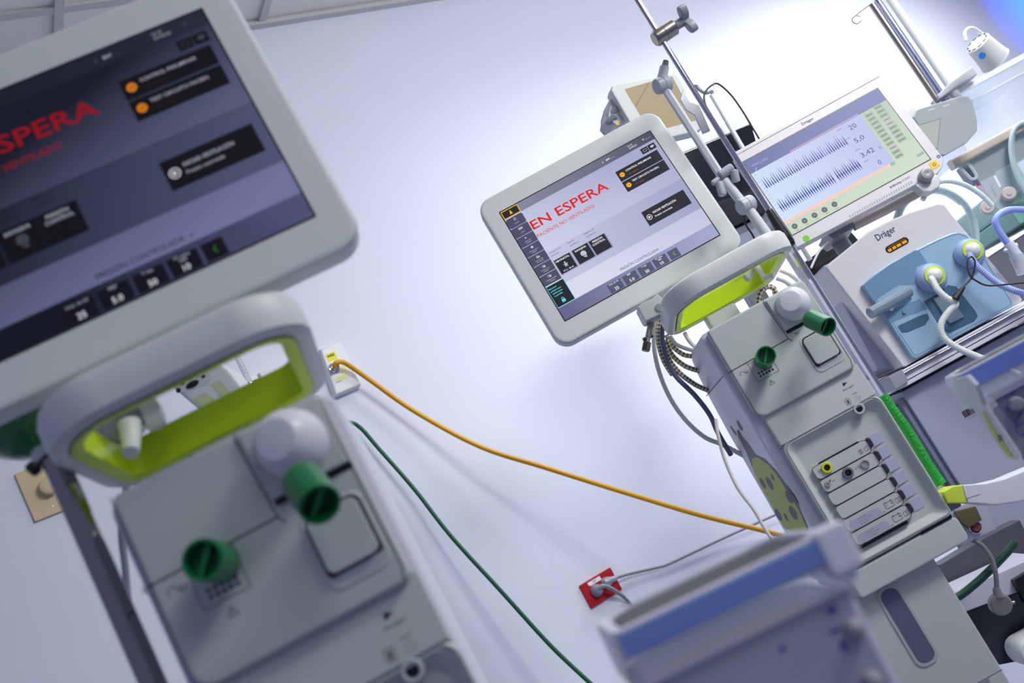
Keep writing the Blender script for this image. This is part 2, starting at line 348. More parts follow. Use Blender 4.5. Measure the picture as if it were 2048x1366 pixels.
def monitor(root,rf,fr,dimmed):
    """screen unit as a part of the ventilator, in its own tilted pose"""
    mat=rf.mat().inverted()@fr.mat()
    g=G(); y0=-4
    g.prism(rr(-183,183,-152.5,151.5,26,8),'y',y0,34,white,6,12)
    g.prism(rr(-120,120,-90,90,18,4),'y',33,58,white,2,8)
    mo=g.build('monitor',root,mat=mat)
    b=G(); b.flat(rr(-154,154,-116,116,1,1),y0-.15,black); b.build('screen_border',mo)
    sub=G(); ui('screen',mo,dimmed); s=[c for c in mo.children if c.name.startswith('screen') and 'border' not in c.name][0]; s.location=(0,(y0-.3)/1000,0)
    return mo

def ventilator(rf,mf,dimmed,label,far):
    root=thing('ventilator',label,'ventilator',rf,'neonatal ventilators')
    # --- shell, side profile extruded across
    prof=[(13,-4),(22,2),(170,2),(200,-4),(222,-22),(244,-66),(262,-140),(272,-230),(278,-330),(278,-432),(13,-432)]
    g=G(); g.prism(prof,'x',-9,173,side,7)
    sh=g.build('shell',root)
    s=G(); s.tube([(-9.1,14,-69),(-9.2,60,-69.5),(-9.2,150,-70.5),(-9.2,258,-72)],.7,line,6,4); s.build('side_seam',sh)
    # --- upper front block
    g=G(); g.prism(rr(1,167,-152,1,(16,8,8,6),4),'y',14,-6,greyw,1.5,4); fb=g.build('front_panel',root)
    # mid band that slopes back under the ledge
    g=G(); g.prism([(14,-148),(3,-148),(2.5,-152),(-3,-200),(14,-206)],'x',9,171,greyw,3); g.build('lower_band',root)
    y=-6.25
    s=G()
    s.ln([(-4,-69.5),(2,-69.5),(100,-68)],1.3,y,ink); s.ln([(98.5,0),(96.5,-4),(98,-30),(100.5,-68),(104,-74)],1.0,y,ink); s.ln([(1.5,0),(1.5,-140),(3,-148)],.9,y,ink)
    s.ln([(162.5,-5),(163.5,-140),(160,-150)],.8,y,ink)
    s.frame(rr(28,64,-103,-72,0),.5,y,ink); s.ln([(64,-72),(64,-68.5)],.5,y,inkg); s.ln([(28,-72),(28,-69)],.5,y,inkg)
    for i in range(5):
        for j in range(2): s.flat(rr(34.5+i*5.1,37.5+i*5.1,-93.3-j*5,-90.4-j*5,.3,1),y,black)
    s.ln([(41,-115.5),(49,-115.5),(45,-108.5),(41,-115.5)],.5,y,ink); s.ln([(45,-110.8),(45,-113.3)],.7,y,ink)
    for cx,cz in ((17.8,-80.6),(113,-66)):
        s.ln([(cx-6+2*math.cos(a)*1.6+2,cz+3.4*math.sin(a)) for a in [PI*1.2-k*PI/8 for k in range(10)]],.5,y,ink)
        s.ln([(cx,cz-1),(cx+7,cz+.5)],.5,y,ink); s.ln([(cx+3,cz+2.5),(cx,cz),(cx+3,cz-3)],.5,y,ink); s.ln([(cx+2,cz-2.6),(cx+7,cz-1.6)],.5,y,ink)
    s.build('panel_markings',fb)
    # cassette cover on the right, standing a little proud, dark slot under it
    g=G(); g.prism([(102,-56),(162,-56),(162.5,-2),(146,-2),(143,-7),(119,-7),(116,-2),(100,-2)],'y',-5,-11,greyw,1,2); cc=g.build('cassette_cover',root)
    s=G(); s.flat(rr(103,164,-61.5,-56.2),y,black); s.ln([(103,-30),(118,-29)],.5,-11.2,line); s.build('slot',cc)
    # membrane door
    g=G(); g.rings([[(u,h,v) for u,v in o] for o,h in ((rr(111,160,-136,-75,9),-6.1),(rr(112,159,-135,-76,9),-7),(rr(114,158,-130,-78,8),-6.6),(rr(115,157,-128,-79,7),-3))],greyw,False)
    g.build('door_recess',root)
    g=G(); g.frame(rr(113.5,157.5,-126.5,-77.5,7),3,-6.6,black); g.prism(rr(115.7,155.5,-123.5,-80,6,4),'y',-4,-11,greyw,1,1.5)
    g.prism([(118,-131),(130,-134.5),(148,-134),(157,-129),(156.5,-125),(119,-125.5)],'y',-6,-6.9,lgrey,.2)
    g.build('membrane_door',root)
    # expiratory valve dome
    o=Vector((134,-6,-27)); d=Vector((-.30,-1,.16)).normalized()
    g=G(); g.lathe([(0,-6),(25,-6),(26,2),(25.5,10),(23.5,18),(20,25),(16,29),(14.5,30),(0,30)],o,d,M('valve_white','E2E5EC',.35)); 
    g.build('valve_dome',root)
    # green caps : one hangs off the dome, one sits on the inspiratory port
    def cap(name,p,d,r,L):
        c=G(); c.lathe([(0,-L),(r*.82,-L),(r,-L+4),(r,-2),(r*.97,0),(r*.84,0),(r*.84,-L*.35),(0,-L*.35)],p,d,green,26)
        n=len(c.V); c.box(-r*.84,r*.84,-1.6,1.6,-3,3 if not far else 1,green)
        q=Vector(d).normalized().to_track_quat('Z','Y').to_matrix().to_4x4(); c.xf(Matrix.Translation(Vector(p)-Vector(d).normalized()*L*.18)@q@Matrix.Rotation(.9,4,'Z'),n)
        c.build(name,root,label='green plastic cap')
    cap('valve_cap',(138,-84,-85),(.16,-.78,-.62),14.5,42)
    cap('port_cap',(50,-48,-76),(-.05,-1,.06),14.5,42)
    # aerosol symbols on the band (sloping face)
    s=G(); yb=-1.2
    s.flat([(136,-169),(143,-165.8),(136,-163.4)],.2,ink); s.text('Aerogen',140,-175,-.7,3.2,inkg,al='c',w=18); s.frame(rr(125,132,-196,-186,.6,1),.5,-3.0,ink); s.flat(rr(127.6,129.4,-194,-188.5),-3.0,ink)
    random.seed(3)
    for k in range(22): s.flat(circ(143+random.uniform(-5,5),-192+random.uniform(-5,4),.35,6),-3.1,ink)
    s.ln([(139,-185),(147,-185)],.5,-2,ink); s.build('band_markings',root)
    # --- module bay: soft-walled tub
    R=[]
    for o_,h in ((rr(9,173,-402,-199,(10,8,16,14)),13),(rr(9,173,-402,-199,(10,8,16,14)),0),(rr(10.5,171.5,-400.5,-200.5,(9,7,15,13)),-2),(rr(14,169,-397,-204,(9,7,14,12)),-2.2),(rr(22,160,-390,-213,(9,8,16,14)),7),(rr(26,156,-386,-217,8),9)):
        R.append([(u,h,v) for u,v in o_])
    g=G(); g.rings(R,greyw); bay=g.build('module_bay',root)
    s=G(); s.frame(rr(12,170.5,-399.5,-201.5,(9,7,15,13)),.7,-2.35,ink); s.build('bay_outline',bay)
    # tube port with dark mouth
    g=G(); g.lathe([(8.5,0),(8,-1.5),(5.6,-1.6),(5.2,3),(0,3)][::1],(136,-2.2,-209),(0,1,0),greyw,24,False); pt=g.build('tube_port',bay) if False else None
    g=G(); g.lathe([(8.6,5),(8.6,0),(7.6,-1.2),(5.4,-1),(5.0,3.5)],(137,-2.4,-208),(0,1,0),greyw,24,False); g.lathe([(5.2,0),(0,0)],(137,-.6,-208),(0,1,0),black,20,False); g.build('tube_port',root)
    tabs=M('slot_tab','B3BBD6',.5)
    for k in range(6):
        z1=-250-k*21.55; z0=z1-20.6
        g=G(); oo=rr(31.5,123,z0,z1,(7,7,7,4) if k else (7,7,7,4),3)
        mc=M('module_face','C6CCCE',.45) if k in (0,2,3) else greyw
        g.prism(oo,'y',10,2,mc,0,.6); mod=g.build('module',root)
        s=G(); s.frame(inset(oo,-.35),.8,1.85,black)
        y=1.7
        if k==0:
            s.text('CO',37,z0+10,y,3.6,ink,bold=.01); s.text('2',43.5,z0+9,y,2.2,ink)
            for x in (104,113): s.frame(rr(x,x+(5.5 if x<110 else 8.5),z0+4,z0+10.5,.6,1),.45,y,ink)
            s.flat(circ(106.7,z0+8.8,.8,8),y,ink); s.ln([(106.7,z0+8),(106.7,z0+5)],.9,y,ink); s.ln([(117.2,z0+4),(117.2,z0+10.4)],.4,y,ink); s.text('i',119.3,z0+5.5,y,3.5,ink,al='c')
        if k==1:
            s.text('P',45,z0+12,y,3.6,ink,bold=.02); s.text('aux',48.2,z0+11,y,2.4,ink); s.text('Y',86,z0+9.5,y,3,ink,bold=.02); s.frame(rr(91,95.5,z0+9,z0+14,.5,1),.4,y,inkg); s.flat(circ(93.2,z0+11.5,.9,8),y,inkg)
        if k>=4:
            s.flat(rr(36,87,z0+1.8,z0+14.6,(1,1,6,6),3),y+.05,M('label_lilac','AEB0C6',.6)); 
            for j,t in enumerate(('(21) 2736975','(21) 271234-0000','(11) 211209')): s.text(t,51,z0+3.4+j*3.8,y,2.0,inkg)
            s.ln([(39,z0+.7),(43,z0+.7)],.5,y,inkg); s.ln([(88,z0+3),(91,z0+3),(91,z0+5)],.5,y,ink)
            s.frame(rr(95,109,z0+4.5,z0+13.5,1.4,2),.55,y,ink); s.flat(rr(96.5,98.5,z0+13.5,z0+14.6),y,ink); s.flat(rr(105.5,107.5,z0+13.5,z0+14.6),y,ink); s.ln([(97.5,z0+9.5),(99.5,z0+9.5)],.5,y,ink); s.ln([(105,z0+9.5),(107.4,z0+9.5)],.7,y,ink); s.ln([(106.2,z0+8.3),(106.2,z0+10.7)],.7,y,ink)
            s.frame(rr(112.5,117,z0+5,z0+12,.8,1),.45,y,ink); s.frame(rr(116.5,121,z0+5,z0+12,.8,1),.45,y,ink); s.text('i',118.9,z0+6.4,y,3.5,ink,al='c')
        s.build('module_markings',mod)
        def port(name,x,z,r,ri,m1,m2,h=3.5):
            c=G(); c.lathe([(r,3),(r,-h+1),(r*.93,-h),(ri,-h),(ri,0)],(x,1.9,z),(0,1,0),m1,26,False); c.lathe([(ri,0),(0,0)],(x,1.9-h*.3,z),(0,1,0),m2,20,False)
            if m2 is black:
                for a in range(5): c.lathe([(.5,0),(0,0)],(x+1.5*math.cos(a*1.257),1.9-h*.4,z+1.5*math.sin(a*1.257)),(0,1,0),M('brass','B08A30',.3,1),6,False)
            c.build(name,mod)
        if k==0: port('gas_port',51.6,z0+11,8,4.8,yring,black)
        if k==1: port('sensor_port',74.3,z0+11.6,8.2,5,M('slate_plastic','6A6F7C',.4),black); port('dial',102.5,z0+10.5,6.8,4.8,M('warm_grey_plastic','9B9AA2',.5),M('warm_grey_plastic','9B9AA2',.5),2); port('nozzle',40.6,z0+11.5,4.2,1.0,M('warm_grey_plastic','9B9AA2',.5),black,2.5)
    for k in range(6):
        z1=-249-k*21.55
        t=G(); t.prism([(124,z1-17),(128.5,z1-14),(128.5,z1-4),(124.5,z1-1),(122.5,z1-4),(122.5,z1-13)],'y',8,-.5,M('slot_latch','2E2C38',.5),0,1)
        t.prism(rr(129,147,z1-18,z1-.5,1,1),'y',9.5,8,tabs,0,.4)
        if k<5: t.ln([(124,z1-20),(134,z1-19.6)],.7,7.9,line); t.text('slot %d'%(k+1),135,z1-19.8,7.9,2,ink)
        t.build('module_latch',root)
    g=G(); g.box(30,112,3,8.5,-383.5,-380.3,black); g.build('bay_gasket',root); g=G(); g.box(46,112,3,8.5,-250,-248.3,black); g.build('bay_gasket',root)
    # --- foot block, column, base
    g=G(); g.prism(rr(-4,176,-444,-405,(6,8,8,6),3),'y',0,270,greyw,4); fblk=g.build('foot_block',root)
    s=G(); s.box(120,170,-1,4,-405,-399.5,black); s.build('foot_slot',fblk)
    g=G(); g.prism(rr(-24,122,-1030,-440,4,3),'y',22,150,greyw,3); col=g.build('column',root)
    s=G(); s.prism(rr(24,52,-566,-452,12,5),'y',21.5,21,M('slate_recess','5E6880',.5),0); s.rings([[(u,h,v) for u,v in o_] for o_,h in ((rr(20,56,-570,-448,14,5),22),(rr(20,56,-570,-448,14,5),20.5),(rr(24,52,-566,-452,12,5),20.5),(rr(24,52,-566,-452,12,5),26))],M('column_trim','B3BABB',.4),False); s.build('column_slot',col)
    s=G(); s.ln([(-24,-622),(122,-622)],.8,21.8,line); s.box(80,98,20.6,22,-628,-623,grey); s.build('column_seam',col)
    g=G(); zf=-(rf.t.z*1000)+55
    bo=rr(-170,196,-190,330,60,6); g.prism(bo,'z',zf+5,zf+45,dark,10)
    g.build('trolley_base',root)
    for cx,cy in ((-140,-160),(166,-160),(-140,300),(166,300)):
        c=G(); c.lathe([(0,-14),(24,-14),(30,-8),(30,8),(24,14),(0,14)],(cx,cy,zf-24),(1,.2,0),cblk,20); c.box(cx-8,cx+8,cy-8,cy+8,zf-10,zf+10,dark,2); c.build('castor',root)
    # --- handle: inclined rounded ring, white outside with lime inside
    def ring(o2,z0a,z1a,zi0,zi1):
        pass
    N=72; hx0,hx1,hy0,hy1=-34,187,-34,158; rc=58
    def pz(yv): return 69-(yv+34)/192*17           # ring drops towards the back
    def loop(ins,zoff):
        o=rr(hx0+ins,hx1-ins,hy0+ins,hy1-ins,(max(64-ins,12),max(54-ins,12),max(36-ins,9),max(36-ins,9)),9); return [(u-(13*min(max((v+10)/70,0),1) if u>hx0+110 else 0),v,pz(v)+zoff) for u,v in o]
    g=G(); g.rings([loop(16,-14),loop(8,-18),loop(1,-14),loop(0,-6),loop(0,8),loop(3,15),loop(10,19),loop(19,17),loop(22,13),loop(23,-12),loop(21,-15)],white,False,True)
    hd=g.build('handle',root)
    g=G(); g.rings([loop(21.6,14),loop(24,15),loop(25,12),loop(25,-15),loop(22,-17),loop(15,-17)],lime,False,False); g.build('grip_liner',hd,label='lime green inner lining')
    g=G(); g.prism(rr(36,92,136,164,6,3),'z',-30,38,greyw,2); s0=len(g.V); g.build('handle_post',hd)
    mo=monitor(root,rf,mf,dimmed)
    # monitor arm between screen back and handle post
    g=G(); arm=[tuple(FB.p(x,y_,135))[::2] for x,y_ in ((1274,620),(1283,611),(1303,603),(1313,593),(1322,602),(1356,587),(1364,592),(1342,622),(1330,629),(1292,648),(1287,645))]
    g.prism(arm,'y',110,165,greyw,3); g.lathe([(0,-1.5),(6.2,-1.2),(6.6,0),(6.6,2)],tuple(FB.p(1318,615,109)),(0,1,0),M('cap_grey','8C979A',.5),20); am=g.build('monitor_arm',root)
    return root,fb
vf,_=ventilator(FB,FM,False,'ventilator with bright lit standby screen, braided hoses looped at its left','far')
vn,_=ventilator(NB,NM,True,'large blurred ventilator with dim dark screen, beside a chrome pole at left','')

# ladybird decoration on the far ventilator's left flank
def flank(o): return [tuple(FB.px_(a,b,-9.4)) for a,b in o]
z3=lambda L:[(1440+a/3.368,740+b/3.368) for a,b in L]
g=G(); lad=M('sticker_slate','4E5060',.5); ladg=M('sticker_lime','A9BE3E',.5); ladd=M('sticker_dark','3A3C4C',.5)
g.poly(flank(z3([(112,408),(125,402),(150,450),(200,510),(240,570),(300,600),(380,680),(450,780),(510,870),(560,985),(600,1080),(560,1090),(300,800),(215,650),(195,600),(160,520),(122,450)])),lad)
for o in ([(110,345),(120,340),(150,390),(152,415),(135,400),(118,370)],[(66,378),(74,380),(108,425),(112,442),(92,425)]): g.poly(flank(z3(o)),lad)
def flank2(o,x): return [tuple(FB.px_(a,b,x)) for a,b in o]
g.poly(flank2(z3([(213,605),(235,588),(262,592),(330,640),(400,730),(470,850),(530,940),(590,1075),(560,1130),(430,1060),(330,880),(250,740),(220,660)]),-9.6),ladg)
for cx,cy,ax,ay in ((287,762,11,42),(334,764,15,50),(354,724,8,26),(466,857,17,48),(492,962,20,52),(392,975,15,46),(443,992,8,30)):
    an=math.radians(28); g.poly(flank2(z3([(cx+ax*math.cos(t)*math.cos(an)+ay*math.sin(t)*math.sin(an),cy-ax*math.cos(t)*math.sin(an)+ay*math.sin(t)*math.cos(an)) for t in [2*PI*k/20 for k in range(20)]]),-9.8),ladd)
g.build('ladybird_sticker',vf,label='lime and grey ladybird decal')
# ------------------------------------------------------------------ more of the far ventilator: hook, clip, rail pole
def pk(fr,x,y,d=0): return tuple(fr.p(x,y,d))
g=G(); g.tube([pk(FB,1510,528,60),pk(FB,1522,543,45),pk(FB,1530,556,30),pk(FB,1543,552,20)],5,white,10,6); g.build('hook',vf,label='white hook')
g=G(); g.prism([tuple(FB.p(x,y,70))[::2] for x,y in ((1487,551),(1507,540),(1506,553),(1500,561),(1493,559))],'y',62,84,lgrey,1.5); g.build('clip',vf,label='grey clip')
g=G(); g.tube([pk(NB,258,845,60),pk(NB,262,875,55),pk(NB,262,905,45)],[9,6.5],white,12,6); g.build('hook',vn,label='white hook')
g=G(); q=Vector(pk(NB,248,846,110)); r_=Vector(pk(NB,285,830,112)); g.lathe([(0,-4),(11,-4),(11,3),(8,5),(8,32),(0,32)],q,(r_-q),grey,20)
n=len(g.V); o=[(math.cos(t)*(15+6*math.cos(3*t)),math.sin(t)*(15+6*math.cos(3*t))) for t in [2*PI*k/36 for k in range(36)]]
g.prism(o,'z',-8,8,white,3); g.xf(Matrix.Translation(r_+(r_-q).normalized()*8)@(r_-q).normalized().to_track_quat('Z','Y').to_matrix().to_4x4(),n); g.build('clamp_knob',vn)

# chrome pole beside the near ventilator
P0=thing('chrome_pole','thick shiny chrome pole left of the blurred near ventilator','pole',NB)
g=G(); X=Vector(pk(NB,118,940,60)); zf=-NB.t.z*1000+112
g.lathe([(0,zf),(9.8,zf),(9.8,62),(8.5,65),(0,65)],(X.x,X.y,0),(0,0,1),M('dark_chrome','A09A98',.1,1),30); g.build('tube',P0)
g=G(); g.lathe([(0,zf-11),(24,zf-11),(22,zf-4),(14,zf),(12,zf+16),(9.9,zf+20)],(X.x,X.y,0),(0,0,1),dark,30); g.build('pole_foot',P0)
g=G(); k=Vector(pk(NB,66,938,60)); g.lathe([(0,-4),(4,-4),(6,-2),(6,3),(3,6),(0,6)],k,(1,.2,.4),black,16); g.tube([tuple(k),(X.x,X.y,k.z+6)],2,black,8,0); g.build('clamp_screw',P0)
# green bulb at the left edge
g=G(); a=Vector(pk(NB,2,800,150)); b=Vector(pk(NB,82,903,130)); L=(b-a).length
g.lathe([(0,-30),(14,-26),(26,-12),(33,8),(35,L*.4),(31,L*.65),(19,L*.86),(11,L*.94),(9,L)],a,b-a,M('green_glossy_bulb','166A30',.12,coat=.6),34)
g.build('resuscitation_bag',frame=NB,label='dark green glossy resuscitation bag hanging under the dim screen at left edge',cat='resuscitation bag')
g=G(); b2=b+(b-a).normalized()*14; g.lathe([(9,0),(10,2),(10,12),(6,16),(0,16)],b,b-a,M('translucent_cap','C8D4DA',.2),22); g.build('bag_neck',bpy.data.objects['resuscitation_bag'],mat=bpy.data.objects['resuscitation_bag'].matrix_basis.inverted()@NB.mat())
def WT(name,pts,r,m,label,cat,fr=WALL,seg=10,n=8,group=None,corr=0,cstep=4,flat=None):
    """hose or cord traced at pixels with their own depth in frame fr (mm)"""
    g=G(); g.tube([tuple(fr.p(x,y,d)) for x,y,d in pts],r,m,seg,n,corr=corr,cstep=cstep,flat=flat)
    return g.build(name,frame=fr,label=label,cat=cat,group=group)
WT('cord',[(262,930,210),(252,980,220),(243,1060,230),(250,1130,240),(262,1235,250),(300,1366,250),(340,1460,250)],3.5,lgrey,'pale grey cord running down behind the near ventilator, left of its body','cord',NB)
# ------------------------------------------------------------------ wall fittings
def wq(L,d=0): return [tuple(WALL.p(x,y,d))[::2] for x,y in L]
def wbb(L): q=wq(L); return min(a for a,b in q),max(a for a,b in q),min(b for a,b in q),max(b for a,b in q)
# red outlet
o=thing('power_outlet','red wall outlet plate with two grey plugs in it','power outlet',WALL)
c0=Vector(WALL.p(1200,1176)); x0,x1,z0,z1=c0.x-57,c0.x+57,c0.z-34,c0.z+34
g=G(); g.prism(rr(x0,x1,z0,z1,3),'y',0,-8,red,0,2.5); g.build('plate',o)
s=G(); s.prism([(c0.x-33,c0.z+29),(c0.x+12,c0.z+29),(c0.x+12,c0.z+18),(c0.x-28,c0.z+18),(c0.x-33,c0.z+22)],'y',-8,-8.6,paper,.1); s.text('GEY',c0.x-10,c0.z+21.5,-8.8,5,ink,al='c',bold=.01); s.build('paper_label',o)
g=G(); pc=Vector(WALL.p(1191,1182,-8)); g.lathe([(0,0),(16,0),(17,-4),(15,-16),(10,-22),(0,-24)],pc,(0,1,0),M('plug_grey','8A8D99',.45),22)
g.tube([tuple(WALL.p(x,y,d)) for x,y,d in ((1192,1180,-24),(1206,1172,-34),(1222,1177,-34),(1240,1188,-20),(1254,1200,-8),(1275,1225,-8),(1330,1300,-8))],[7,3.8],M('plug_grey','8A8D99',.45),10,6)
g.build('plug',frame=WALL,label='rounded grey plug with short bent cord, lower in the red outlet',cat='plug')
g=G(); pc=Vector(WALL.p(1210,1165,-8)); cl=M('plug_translucent','A3A6B2',.25)
g.lathe([(0,0),(13,0),(14,-4),(12,-20),(0,-24)],pc,(0,1,0),cl,20)
g.tube([tuple(WALL.p(x,y,d)) for x,y,d in ((1210,1165,-20),(1222,1160,-26),(1232,1156,-26))],[11,7],cl,10,5)
g.tube([tuple(WALL.p(x,y,d)) for x,y,d in ((1232,1156,-26),(1262,1147,-15),(1310,1136,-12),(1335,1129,-12),(1380,1108,-14),(1450,1075,-20),(1545,1032,-40),(1640,990,-60))],4,tcord,10,8)
g.build('plug',frame=WALL,label='pale plug with long grey cord running right to the far ventilator',cat='plug')
# beige plate
o=thing('wall_switch','beige wall plate with a round dial, behind the chrome pole','wall plate',WALL)
c0=Vector(WALL.p(86,983)); g=G(); g.prism(rr(c0.x-40,c0.x+40,c0.z-60,c0.z+60,3),'y',0,-8,beige,0,2.5); g.build('plate',o)
g=G(); g.lathe([(0,0),(22,0),(22,-4),(19,-5),(19,-20),(16,-22),(0,-22)],(c0.x+12,-8,c0.z+2),(0,1,0),beige,28); g.build('dial',o)
for dz in (42,-42): g=G(); g.lathe([(0,0),(2.6,0),(2,-1.4),(0,-1.4)],(c0.x+6,-8,c0.z+dz),(0,1,0),steel,10); g.build('screw',o)
# gas outlets
wp=M('outlet_white','E6E8EC',.4)
def gas(name,label,pts,d=30):
    q=wq(pts,-d); o=thing(name,label,'gas outlet',WALL,'white medical gas outlets'); g=G(); g.prism(q,'y',0,-d,wp,0,9); g.build('housing',o); return o
o=gas('gas_outlet','white gas outlet box with yellow label and yellow hose plugged in',[(640,697),(682,682),(724,768),(672,790)])
s=G(); s.poly([tuple(WALL.p(x,y,-30.4)) for x,y in ((651,709),(669,702),(676,718),(657,724))],M('yellow_label','F0E400',.5)); s.poly([tuple(WALL.p(x,y,-30.4)) for x,y in ((682,730),(690,727),(696,755),(672,764),(670,756),(686,750))],M('pale_yellow_label','E9EBA0',.5))
c=WALL.p(655,716,-30); s.text('AIRE',c.x,c.z,-30.8,7,ink,bold=.03,w=22); c=WALL.p(672,767,-30); s.text('AIRE MED.',c.x,c.z,-30.8,3,inkg); s.build('colour_label',o,label='yellow label')
g=G(); v=Vector(WALL.p(668,736,-30)); g.lathe([(0,4),(15,4),(15,-4),(11,-5),(11,-12),(7,-13),(7,-26),(0,-26)],v,(0,1,0),chrome,24); g.build('valve_socket',o)
WT('hose',[(668,733,-56),(672,726,-64),(684,724,-62),(700,732,-52),(740,760,-45),(830,823,-50),(960,893,-90),(1090,935,-150),(1250,985,-250),(1400,1030,-350),(1530,1062,-430),(1640,1095,-480)],6.6,yel,'yellow hose sagging across the wall from the yellow labelled outlet','hose')
o=gas('gas_outlet','white gas outlet box with green label seen through the near handle',[(517,744),(600,716),(640,790),(560,830)])
s=G(); s.poly([tuple(WALL.p(x,y,-30.4)) for x,y in ((545,747),(586,733),(594,746),(553,764))],M('green_label','3FB04E',.5)); c=WALL.p(551,751,-30); s.text('OXÍGENO',c.x,c.z+2,-30.8,8,paper,w=50); s.build('colour_label',o,label='green label')
o=gas('gas_outlet','white gas outlet box behind the clear flow meter tube',[(478,756),(514,745),(534,786),(510,812),(490,810)])
s=G(); s.poly([tuple(WALL.p(x,y,-30.4)) for x,y in ((484,769),(494,766),(508,800),(500,806))],M('green_label','3FB04E',.5)); s.build('colour_label',o,label='green label')
o=thing('flow_meter','clear graduated flow meter tube with a black knob on the wall','flow meter',WALL)
g=G(); g.tube([tuple(WALL.p(470,705,-90)),tuple(WALL.p(503,772,-90))],7.5,CLEAR('flow_tube_clear','DDE6EA',.35,.05),16,0); a=WALL.p(470,705,-90);b=WALL.p(503,772,-90); t=g.build('tube',o)
s=G(); 
for k in range(9):
    z=a.z+(b.z-a.z)*(k+.5)/10; s.box(a.x-5,a.x+5,-97.8,-97.2,z,z+.9,inkg)
s.build('scale_marks',t)
g=G(); e=Vector(WALL.p(505,778,-80)); g.lathe([(0,-20),(13,-20),(13,14),(9,18),(0,18)],e,(0,0,1),chrome,20); g.tube([tuple(e),(e.x,-20,e.z)],8,chrome,12,0); g.build('flow_body',o)
g=G(); e2=Vector(WALL.p(514,774,-100)); g.lathe([(0,-14),(14,-14),(16,-10),(16,10),(14,13),(0,13)],e2,(-.2,1,0),M('dark_green_knob','12302A',.35),24); g.build('knob',o)
WT('hose',[(575,775,-50),(600,815,-70),(650,850,-55),(695,845,-35),(720,855,-30),(760,900,-30),(830,980,-40),(900,1070,-60),(1000,1180,-90),(1100,1290,-120),(1180,1366,-150),(1260,1440,-180)],5.4,dgreen,'dark green hose hanging down the wall beside the near ventilator','hose')
# white module held behind the near handle
SM=frat(412,775,1.25,-30,0)
o=thing('gas_module','white tapered module with dark connector, seen through the near handle opening','module',SM)
q=[tuple(SM.p(x,y,0))[::2] for x,y in ((341,772),(349,757),(425,727),(440,726),(456,738),(494,788),(475,806),(412,828),(400,822))]
g=G(); g.prism(q,'y',0,70,white,5,8); g.build('housing',o)
s=G(); s.flat([tuple(SM.p(x,y,0))[::2] for x,y in ((350,779),(358,763),(416,745),(424,752),(418,766),(365,786))],-.3,M('panel_grey','CDD2CE',.5))
s.flat([tuple(SM.p(x,y,0))[::2] for x,y in ((385,797),(412,786),(430,800),(437,810),(412,820))],-.3,M('pale_lime_panel','C7D2A0',.5)); s.flat([tuple(SM.p(x,y,0))[::2] for x,y in ((422,768),(440,760),(468,795),(450,803))],-.3,M('pale_lime_panel','C7D2A0',.5)); s.build('front_panels',o)
s=G()
for x,y,rx,rz_ in ((385,769,8.5,4),(357,781,3,3),(366,768,2.5,1.5),(383,757,2.5,1.5),(407,753,2.5,1.8)):
    c=SM.p(x,y,0); s.prism(circ(c.x,c.z,rx,18,rz_),'y',0,-.8,black,.1)
s.build('connector',o)
g=G(); a=SM.p(440,790,60); g.box(a.x-14,a.x+14,50,66,-700,a.z,lgrey,2); g.build('mounting_post',o)
# ------------------------------------------------------------------ far ventilator: rail pole, clamp, support arm
PX,PY=193,45
o=thing('drip_pole','thin chrome pole with black steel fitting rising beside the lit ventilator','pole',FB)
zf=-FB.t.z*1000
g=G(); g.lathe([(0,-392),(5.2,-392),(5.2,90),(4.6,92),(4.6,760),(0,760)],(PX,PY,0),(0,0,1),chrome,20); g.build('tube',o)
g=G(); g.lathe([(4.8,128),(6,127),(6.8,120),(9.5,78),(9.8,66),(8,60),(5.2,58)],(PX,PY,0),(0,0,1),M('dark_steel','5C5A58',.28,1),24); g.lathe([(0,0),(2.6,0),(2.6,3),(0,3)],(PX+2,PY-12,72),(0,1,0),black,12); g.build('fitting',o)
g=G(); g.box(PX-16,PX+9,PY-9,PY+9,-404,-388,grey,2); g.build('pole_socket',o)
g=G(); g.tube([tuple(FB.p(x,y,PY-4)) for x,y in ((1766,790),(1782,815),(1806,848),(1832,888),(1858,932),(1884,970))],7.8,M('green_sleeve','14A62A',.25,bump=.8,bscale=260),14,10,corr=.05,cstep=5)
g.build('wrapped_sleeve',frame=FB,label='bright green crinkled sleeve wrapped around the thin chrome pole',cat='sleeve')
o=thing('pole_clamp','steel clamp with grey three-lobed knob near the top of the thin pole','clamp',FB)
c=Vector(FB.p(1330,66,PY)); ax=Vector((1,.10,.12)).normalized()
g=G(); g.lathe([(0,-22),(11,-22),(13.8,-18),(13.8,-3),(13.2,-2.4),(13.8,-1.8),(13.8,18),(12,20),(0,20)],c,ax,steel,30); g.build('barrel',o)
g=G(); g.lathe([(0,18),(8,20),(8,38),(0,40)],c,ax,grey,20); n=len(g.V)
oo=[(math.cos(t)*(17+11*math.cos(3*t)),math.sin(t)*(17+11*math.cos(3*t))) for t in [2*PI*k/48 for k in range(48)]]
g.prism(oo,'z',-7,7,M('knob_grey','9AA3AB',.4),3); g.xf(Matrix.Translation(c+ax*42)@ax.to_track_quat('Z','Y').to_matrix().to_4x4()@Matrix.Rotation(.35,4,'Z'),n); g.build('knob',o)
o=thing('hose_holder','white jointed hose arm with grey disc joints behind the thin pole','support arm',FB); D=105
apl=M('arm_white','D9DEE6',.4)
def apt(x,y,d=D): return Vector(FB.p(x,y,d))
j1=apt(1325,170); j2=apt(1492,410)
g=G(); g.tube([tuple(apt(1332,122)),tuple(apt(1328,140))],[5,6.5],M('arm_grey','7E8894',.4),16,0); g.tube([tuple(apt(1329,134)),tuple(apt(1322,166))],[8,9],apl,18,0); g.build('tip_segment',o)
